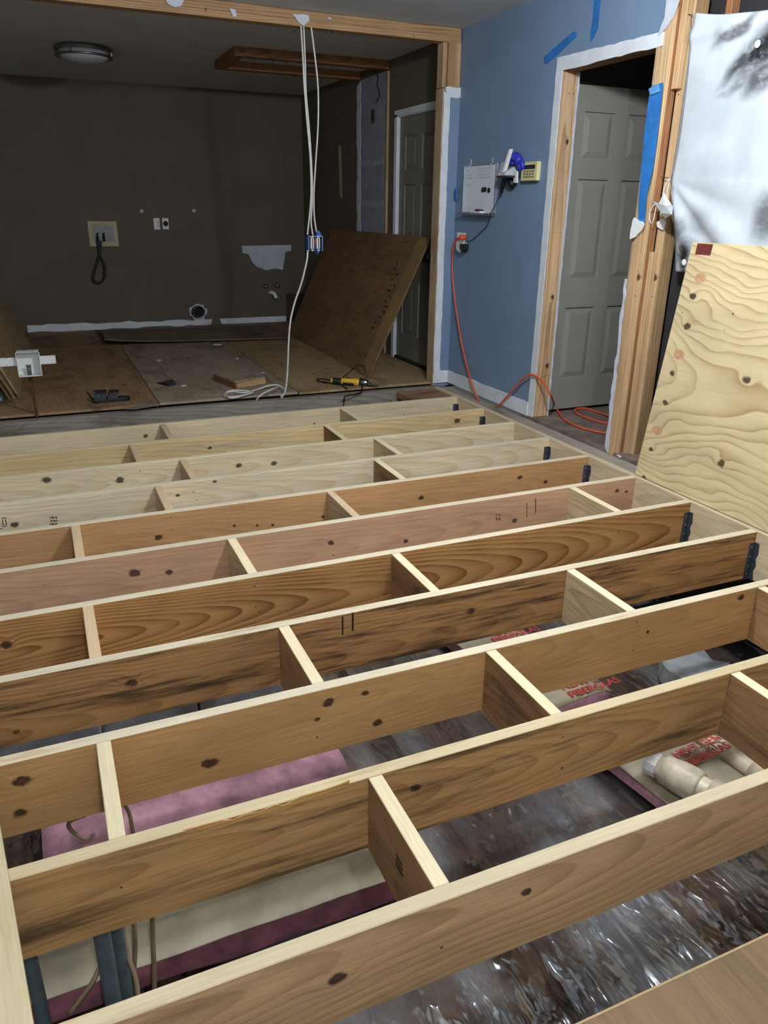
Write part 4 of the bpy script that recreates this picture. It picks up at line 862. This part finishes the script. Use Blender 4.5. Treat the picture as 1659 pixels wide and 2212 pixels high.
def scribble(yl, zt, n, L, h):
    y = yl
    for i in range(n):
        pts = [(y-rg.uniform(0, h*.5)*j*.35, zt-rg.uniform(0, h)) for j in range(4)]
        for (a, b), (c, d) in zip(pts, pts[1:]):
            dx, dz = c-a, d-b; ln_ = math.hypot(dx, dz)+1e-6; nx_, nz_ = -dz/ln_*.0018, dx/ln_*.0018; k = len(V)
            V.extend([(xw-.0106, a+nx_, b+nz_), (xw-.0106, c+nx_, d+nz_), (xw-.0106, c-nx_, d-nz_), (xw-.0106, a-nx_, b-nz_)]); Fc.append((k, k+1, k+2, k+3))
        y -= L/n
scribble(5.39, 1.622, 2, .04, .022)
for z, n in ((1.588, 7), (1.568, 7), (1.545, 2), (1.523, 6)): scribble(5.392, z, n, .10, .012)
for z, n in ((1.622, 9), (1.605, 6), (1.585, 10), (1.565, 9)): scribble(5.20, z, n, .17, .012)
tag(solid('marker_writing', V, Fc, plain('grey_marker_ink', '4a5663', .7), wbd), kind='stuff')
for y in (5.34, 5.04):
    solid('clear_hook', *bxs((xw-.004, xw, y-.01, y+.01, z1-.002, z1+.045), (xw-.018, xw-.004, y-.006, y+.006, z1-.004, z1+.006)), plain('clear_hook_plastic', 'a8bac8', .2), wbd)
tag(tube('dry_marker', [(xw-.03, 5.38, z0-.002), (xw-.03, 5.27, z0-.002)], .006, plain('grey_marker', '3f464d', .4), None, 8, 1), 'dark marker lying in the whiteboard tray', 'marker')
er = empty('eraser', (xw-.032, 5.13, z0-.008), 'white and dark red eraser in the whiteboard tray', 'eraser'); solid('felt', *bxs((xw-.05, xw-.015, 5.09, 5.165, z0-.0075, z0+.012)), M_plast, er); solid('cap', *bxs((xw-.05, xw-.015, 5.10, 5.16, z0+.012, z0+.026)), plain('dark_red_cap', '4a2a30', .5), er)
# keypad
kp_ = empty('alarm_keypad', (xw, 4.53, 1.52), 'cream alarm keypad with dark display on the blue wall', 'keypad')
ky0, ky1, kz0, kz1 = 4.448, 4.622, 1.525, 1.635
slab('body', [(xw, ky0, kz0), (xw, ky1, kz0), (xw, ky1, kz1), (xw, ky0, kz1)], (-1, 0, 0), .028, M_cream, kp_)
solid('base', *bxs((xw-.022, xw, ky0+.004, ky1-.004, kz0-.008, kz0)), plain('dark_keypad_base', '4a4a44', .6), kp_)
solid('display', *bxs((xw-.0295, xw-.028, ky0+.02, ky1-.004, kz1-.042, kz1-.018)), plain('dark_display', '1d2b33', .25), kp_)
solid('display_text', *bxs((xw-.030, xw-.0295, ky0+.045, ky1-.05, kz1-.034, kz1-.032)), plain('dim_lcd', '5c6a70', .5), kp_)
M_key = plain('grey_key', '6e6a56', .6)
for r_ in range(3):
    for c_ in range(4): y = ky1-.03-c_*.032; z = kz0+.018+r_*.016; solid('key', *bxs((xw-.031, xw-.028, y-.02, y, z, z+.009)), M_key, kp_)
# monitor shelf with charger and glove
wsx = xw-.10
P = atx(wsx, (1072, 380), (1114, 382)); sh = empty('wall_shelf', (xw-.06, P[0].y, P[0].z), 'small dark bracket shelf beside the whiteboard', 'shelf')
ya, yb = 4.95, 4.80; zs = 1.49
qa, qb = at(1073, 380, 0, wsx), at(1100, 383, 0, wsx); zs = qa.z; ya, yb = qa.y, at(1124, 383, 0, xw).y
solid('shelf_board', *bxs((wsx, xw, yb, ya, zs-.012, zs)), plain('dark_shelf', '2c2b30', .5), sh)
slab('bracket', [(xw, (ya+yb)/2, zs-.012), (wsx+.02, (ya+yb)/2, zs-.012), (xw-.012, (ya+yb)/2, zs-.085), (xw, (ya+yb)/2, zs-.085)], (0, 1, 0), .012, M_black, sh)
ym = (ya+yb)/2
ph = empty('phone_charger', (wsx+.05, ym, zs), 'grey and white handset charger with a red light on the shelf', 'charger')
slab('cradle', [(wsx+.005, ya-.005, zs+.001), (wsx+.005, ya-.005, zs+.016), (xw-.03, ya-.005, zs+.055), (xw-.008, ya-.005, zs+.055), (xw-.008, ya-.005, zs+.001)], (0, -1, 0), min(.09, ya-yb-.02), plain('pale_grey_plastic', 'b9bdc0', .45), ph)
slab('dark_pad', [(wsx+.015, ya-.03, zs+.0195), (wsx+.015, ya-.075, zs+.0195), (xw-.04, ya-.075, zs+.0515), (xw-.04, ya-.03, zs+.0515)], (-.4, 0, .9), .002, plain('grey_pad', '77736c', .6), ph)
lathe('red_light', [(.004, 0), (.003, .003)], Matrix.Translation((wsx+.005, ya-.025, zs+.010)) @ Matrix.Rotation(-math.pi/2, 4, 'Y'), plain('red_led', 'ff3030', .4, emit=('ff2020', 3.)), ph, 10)
P = [at(1083, 373, 0, wsx+.015), at(1099, 322, 0, wsx+.015), at(1102, 322, 0, wsx+.015), at(1087, 374, 0, wsx+.015)]
ho = tag(slab('white_handset', P, (.9, -.3, 0), .02, M_plast), 'thin white panel standing on edge on the wall shelf', 'panel')
P = [at(1083, 352, 0, wsx+.06), at(1092, 348, 0, wsx+.06), at(1087, 374, 0, wsx+.04), at(1077, 375, 0, wsx+.04)]
tag(slab('paper_scrap', P, (.9, .3, 0), .012, plain('grey_white_paper', 'b6bec8', .8)), 'torn white paper beside the white panel on the shelf', 'paper')
g = empty('blue_glove', (xw-.03, 4.83, zs), 'crumpled royal blue rubber glove over the wall shelf', 'glove')
M_glove = plain('blue_nitrile', '2f37b4', .4, var=.15, vs=20)
G = lambda u, v, x=.036: at(u, v, 0, xw-x)
tube('palm', [G(1098, 348), G(1106, 340), G(1115, 339), G(1120, 345), G(1122, 355)], [.018, .027, .029, .028, .022], M_glove, g, 10, 4)
tube('finger', [G(1120, 350), G(1128, 352), G(1129, 360), G(1124, 368)], [.020, .018, .016, .010], M_glove, g, 8, 4)
tube('finger', [G(1117, 350), G(1122, 358), G(1121, 368)], [.020, .016, .010], M_glove, g, 8, 4)
tube('cuff', [G(1098, 344), G(1104, 350), G(1110, 352)], [.014, .018, .014], M_glove, g, 8, 4)
tag(slab('white_strip', [G(1115, 367, .03), G(1120, 370, .03), G(1119, 395, .03), G(1112, 395, .03)], (-1, 0, 0), .012, M_plast), 'white plastic strip hanging below the blue glove', 'strip')
cb = empty('power_adapter', (xw-.03, 4.9, zs-.1), 'black plug hanging under the wall shelf', 'plug')
tube('plug', [G(1090, 385, .06), G(1086, 400, .05), G(1083, 416, .04)], [.016, .016, .011], M_black, cb, 8, 3)
tube('plug_body', [G(1098, 388, .04), G(1106, 396, .03), G(1104, 402, .03)], [.02, .024, .018], M_black, cb, 8, 3)
tag(tube('thin_cable', [G(1083, 416, .04), G(1078, 425, .03), G(1070, 442, .06), G(1062, 457, .07), G(1058, 465, .06), G(1055, 482, .01), G(1048, 493, .01), G(1040, 500, .01), G(1030, 510, .01), G(1018, 520, .012), G(1013, 521, .015), G(1006, 521, .02), G(1005, 530, .04)], .0028, M_black, None, 6, 5), 'thin black cable from wall shelf down to the outlet', 'cable')
# outlet with plugs
ot = empty('wall_outlet', (xw, 5.47, 1.1), 'white outlet plate near the corner of the blue wall', 'outlet')
a, b = at(989, 502, 0, xw), at(1005, 528, 0, xw); solid('plate', *bxs((xw-.006, xw, b.y, a.y, b.z-.02, a.z)), M_plast, ot)
ad = empty('plug_adapter', (xw-.03, 5.46, 1.05), 'off white plug adapter in the outlet with a black plug', 'adapter')
a, b = at(988, 522, 0, xw-.03), at(1001, 546, 0, xw-.03); slab('body', [(xw-.006, a.y, a.z), (xw-.006, b.y, a.z), (xw-.006, b.y, b.z+.012), (xw-.006, (a.y+b.y)/2, b.z), (xw-.006, a.y, b.z+.02)], (-1, 0, 0), .035, plain('off_white_adapter', 'd4d8c8', .45), ad)
q = at(1003, 533, 0, xw-.03); slab('black_plug', [(xw-.01, q.y+.035, q.z+.02), (xw-.01, q.y-.03, q.z+.02), (xw-.01, q.y-.03, q.z-.02), (xw-.01, q.y, q.z-.04), (xw-.01, q.y+.035, q.z-.012)], (-1, 0, 0), .04, M_black, ad)
oc_ = empty('extension_cord', (2.95, 4.6, .0), 'orange extension cord from the outlet along the wall into the hall', 'cord')
q = at(997, 513, 0, xw-.035); tube('plug', [q+Vector((.029, 0, 0)), q, at(991, 515, 0, xw-.045), at(984, 519, 0, xw-.05)], [.02, .019, .012, .006], M_orange, oc_, 10, 3)
H = lambda u, v, x: at(u, v, 0, x)
P = [H(991, 515, xw-.045), H(984, 519, xw-.045), H(979, 535, xw-.04), H(977, 560, xw-.03), H(978, 600, xw-.03), H(983, 650, xw-.03), H(990, 700, xw-.03), H(1000, 755, xw-.03), H(1011, 800, xw-.03), H(1022, 838, xw-.04), H(1036, 868, xw-.06), H(1056, 882, xw-.05), H(1076, 876, xw-.04), H(1095, 857, xw-.03), H(1112, 838, xw-.03), H(1128, 820, xw-.03), H(1142, 811, xw-.03), H(1152, 810, xw-.02), at(1165, 818, 1, 4.25), at(1178, 832, 1, 4.2), at(1190, 855, 1, 4.16), at(1200, 878, 2, .05), at(1215, 902, 2, .027), at(1240, 918, 2, .026), at(1270, 928, 2, .026), at(1318, 936, 2, .026), at(1370, 930, 2, .026), at(1400, 910, 2, .026), at(1370, 898, 2, .026), at(1318, 914, 2, .026), at(1275, 905, 2, .026), at(1247, 893, 2, .026), at(1243, 884, 2, .026), at(1265, 882, 2, .026), at(1290, 890, 2, .026), at(1320, 900, 2, .034)]
tube('cord', P, .0068, M_orange, oc_, 8, 5)
# tapes
def tape(name, uv, x, label, crinkle=.0):
    P = atx(x, *uv); return tag(slab(name, P, (-1, 0, 0), .0015, M_tape), label, 'tape', 'blue masking tape')
tape('masking_tape', ((1176, 122), (1240, 67), (1247, 72), (1244, 81), (1205, 118), (1181, 139), (1175, 137)), xw, 'slanted strip of blue tape above the doorway corner')
tape('masking_tape', ((1284, 0), (1298, 0), (1292, 60), (1284, 80), (1276, 91), (1275, 75), (1280, 45)), xw, 'upright strip of blue tape on the wall above the doorway')
tp1 = tape('masking_tape', ((1409, 185), (1433, 178), (1428, 230), (1420, 300), (1410, 370), (1398, 420), (1393, 482), (1378, 480), (1380, 430), (1386, 360), (1392, 290), (1402, 210)), XW-.016, 'long blue tape strip down the post beside the doorway')
slab('folded_end', atx(XW-.02, (1403, 192), (1423, 181), (1426, 198), (1406, 206)), (-1, 0, 0), .006, plain('pale_tape_back', '5f9ccf', .5), tp1)
P = [at(u, v, 0, XW-.02) for u, v in ((984, 408), (988, 406), (988, 430), (984, 432), (981, 420))]
tag(slab('tape_curl', P, (-.7, .5, 0), .006, M_tape), 'small curl of blue tape stuck in the wall corner', 'tape', 'blue masking tape')

# ------------------------------------------------------------------ white stained sheet hung over the stripped wall
t = NT('stained_white_cloth'); p = t.obj(); SX = 3.075
def st(u, v): q = at(u, v, 0, SX); return q.y, q.z
col = C('dfe6ea'); ORI = Vector((SX, 2.2, 1.6))
base = t.mix(t.ramp(t.noise(p, 3., 4, .6), .3, .7), C('b2bac0'), C('c8d0d5')); pw = t.vec('ADD', p, t.vec('SCALE', t.vec('SUBTRACT', t.n.new('ShaderNodeTexNoise').outputs[1], (.5, .5, .5)), None, .0))
nz = t.n.new('ShaderNodeTexNoise'); nz.inputs['Scale'].default_value = 7; nz.inputs['Detail'].default_value = 4; t.put(nz.inputs['Vector'], p)
pw = t.vec('ADD', p, t.vec('SCALE', t.vec('SUBTRACT', nz.outputs[1], (.5, .5, .5)), None, .07))
mask = None
for u, v, ry, rz, tilt, amt in ((1665, 90, .24, .095, .5, 1.), (1605, 130, .15, .04, .65, .9), (1590, 70, .14, .03, .4, .8), (1645, 165, .12, .07, .3, .85), (1600, 175, .1, .03, .5, .6), (1570, 200, .07, .02, .1, .3), (1477, 548, .07, .10, 0, 1.), (1468, 500, .07, .06, .4, .6), (1650, 470, .08, .12, 0, .7), (1500, 480, .12, .06, .3, .3), (1560, 90, .05, .05, .5, .35)):
    y, z = st(u, v); d = t.vec('SUBTRACT', pw, (0, y-ORI.y, z-ORI.z)); s = t.sep(d); ct, sn = math.cos(tilt), math.sin(tilt)
    a = t.math('SUBTRACT', t.math('MULTIPLY', s[1], ct/ry), t.math('MULTIPLY', s[2], sn/ry)); b = t.math('ADD', t.math('MULTIPLY', s[1], sn/rz), t.math('MULTIPLY', s[2], ct/rz))
    e = t.math('SQRT', t.math('ADD', t.math('MULTIPLY', a, a), t.math('MULTIPLY', b, b))); mk = t.ramp(e, 1.35, .35, 0, amt); mask = mk if mask is None else t.math('MAXIMUM', mask, mk)
mask = t.math('MULTIPLY', mask, t.ramp(t.noise(t.vec('MULTIPLY', p, (1, 14, 22)), 1., 4, .6), .25, .55, .45, 1.))
t.put(t.b.inputs['Base Color'], t.mix(mask, base, C('15171a'))); t.b.inputs['Roughness'].default_value = .6; t.bump(t.noise(p, 18., 3, .6), .3, .006); M_cloth = t.m
nail = at(1445, 385, 0, SX); gx = Vector((0, nail.y, nail.z))
ny_, nz_ = 90, 90; V = []
for j in range(nz_+1):
    for i in range(ny_+1):
        s, q = i/ny_, j/nz_
        zt = 2.24-.36*s-.015*noise.noise((s*6, 0, 0)); zb = 1.055+.02*math.sin(s*9)
        z = zt+(zb-zt)*q
        # left edge: pinned at the top corner and at the nail, slack below
        if z > nail.z: f = max(0, (2.235-z)/(2.235-nail.z)); ye = at(1490, 30, 0, SX).y+.022*math.sin(f*math.pi*.5)*0-.03*math.sin(f*math.pi)*.6
        else: f = (nail.z-z)/(nail.z-1.055); ye = nail.y-.125*min(1, max(f, 0))**.6
        ye = min(ye, 3.352); y = ye+(1.25-ye)*s
        d = Vector((0, y, z))-gx; r = math.hypot(d.y, d.z); ang = math.atan2(-d.z, -d.y)
        x = SX-.012*noise.noise((y*2.2, z*2.2, 3))-.006*noise.noise((y*6, z*6, 8))
        if ang > .05 and r > .02: x -= .030*math.sin(ang*13.+.6)*math.exp(-((ang-.85)/.55)**2)*min(1, r*2.2)*math.exp(-r*.55)
        x -= .025*math.exp(-((z-2.14)/.03)**2)*.6
        V.append((max(min(x, SX+.02), SX-.02 if z < 1.27 else 0), y, z))
Fc = [(j*(ny_+1)+i, j*(ny_+1)+i+1, (j+1)*(ny_+1)+i+1, (j+1)*(ny_+1)+i) for j in range(nz_) for i in range(ny_)]
cl = tag(solid('dust_sheet', V, Fc, M_cloth, smooth=True, origin=ORI), 'stained white cloth sheet hung over the stripped wall at the right', 'sheet')
md = cl.modifiers.new('thickness', 'SOLIDIFY'); md.thickness = .003; md.offset = 1
for u, v in ((1637, 95), (1478, 567)):
    q = at(u, v, 0, SX-.012); lathe('grommet', [(.016, 0), (.016, .004), (.008, .005)], Matrix.Translation(q) @ Matrix.Rotation(-math.pi/2, 4, 'Y'), M_plast, cl, 16)
tube('edge_cord', [at(1492, 34, 0, SX-.02), at(1487, 130, 0, SX-.02), at(1476, 230, 0, SX-.02), at(1462, 330, 0, SX-.02), at(1450, 384, 0, SX-.02)], .0018, plain('grey_thread', '7d8186', .8), cl, 5, 4)
tube('nail', [at(1428, 382, 0, SX-.02), at(1447, 385, 0, SX-.02)], .0022, M_steel, cl, 6, 1)
tube('nail', [at(1482, 30, 0, SX-.02), at(1497, 33, 0, SX-.02)], .0022, M_steel, cl, 6, 1)
# face mask hanging on the nail
mk_ = empty('face_mask', at(1436, 470, 0, XW-.01), 'white face mask hanging by its loop beside the dust sheet', 'mask')
K = lambda u, v, x=.03: at(u, v, 0, XW+.03-x)
def shell(name, pts, faces, mat, off=Vector((.006, 0, 0))):
    n = len(pts); us = sorted({i for f in faces for i in f}); ix = {k: i for i, k in enumerate(us)}; m = len(us)
    F2 = [tuple(ix[i] for i in f) for f in faces]; E = {}
    for f in F2:
        for a, b in zip(f, f[1:]+f[:1]): E[(a, b)] = 1
    side = [(b, a, a+m, b+m) for a, b in E if (b, a) not in E]
    return solid(name, [pts[k] for k in us]+[pts[k]+off for k in us], F2+[tuple(i+m for i in reversed(f)) for f in F2]+side, mat, mk_)
P = [K(1433, 417, .03), K(1448, 441, .03), K(1436, 444, .075), K(1423, 440, .05), K(1452, 445, .02), K(1411, 435, .03), K(1428, 460, .07), K(1450, 463, .03), K(1436, 472, .03)]
shell('upper_fold', P, [(0, 3, 2), (0, 2, 1)], M_plast)
shell('cup', P, [(3, 5, 6, 2), (2, 6, 7, 4), (1, 2, 4), (6, 8, 7), (5, 8, 6)], plain('grey_white_mask', 'bfc2c6', .8))
tube('ear_loop', [K(1431, 419), K(1437, 400), K(1446, 386), K(1443, 405), K(1440, 426)], .0022, M_plast, mk_, 6, 5)
tube('ear_loop', [K(1414, 441), K(1405, 455), K(1403, 475), K(1408, 482), K(1413, 470), K(1418, 442)], .0022, M_plast, mk_, 6, 5)
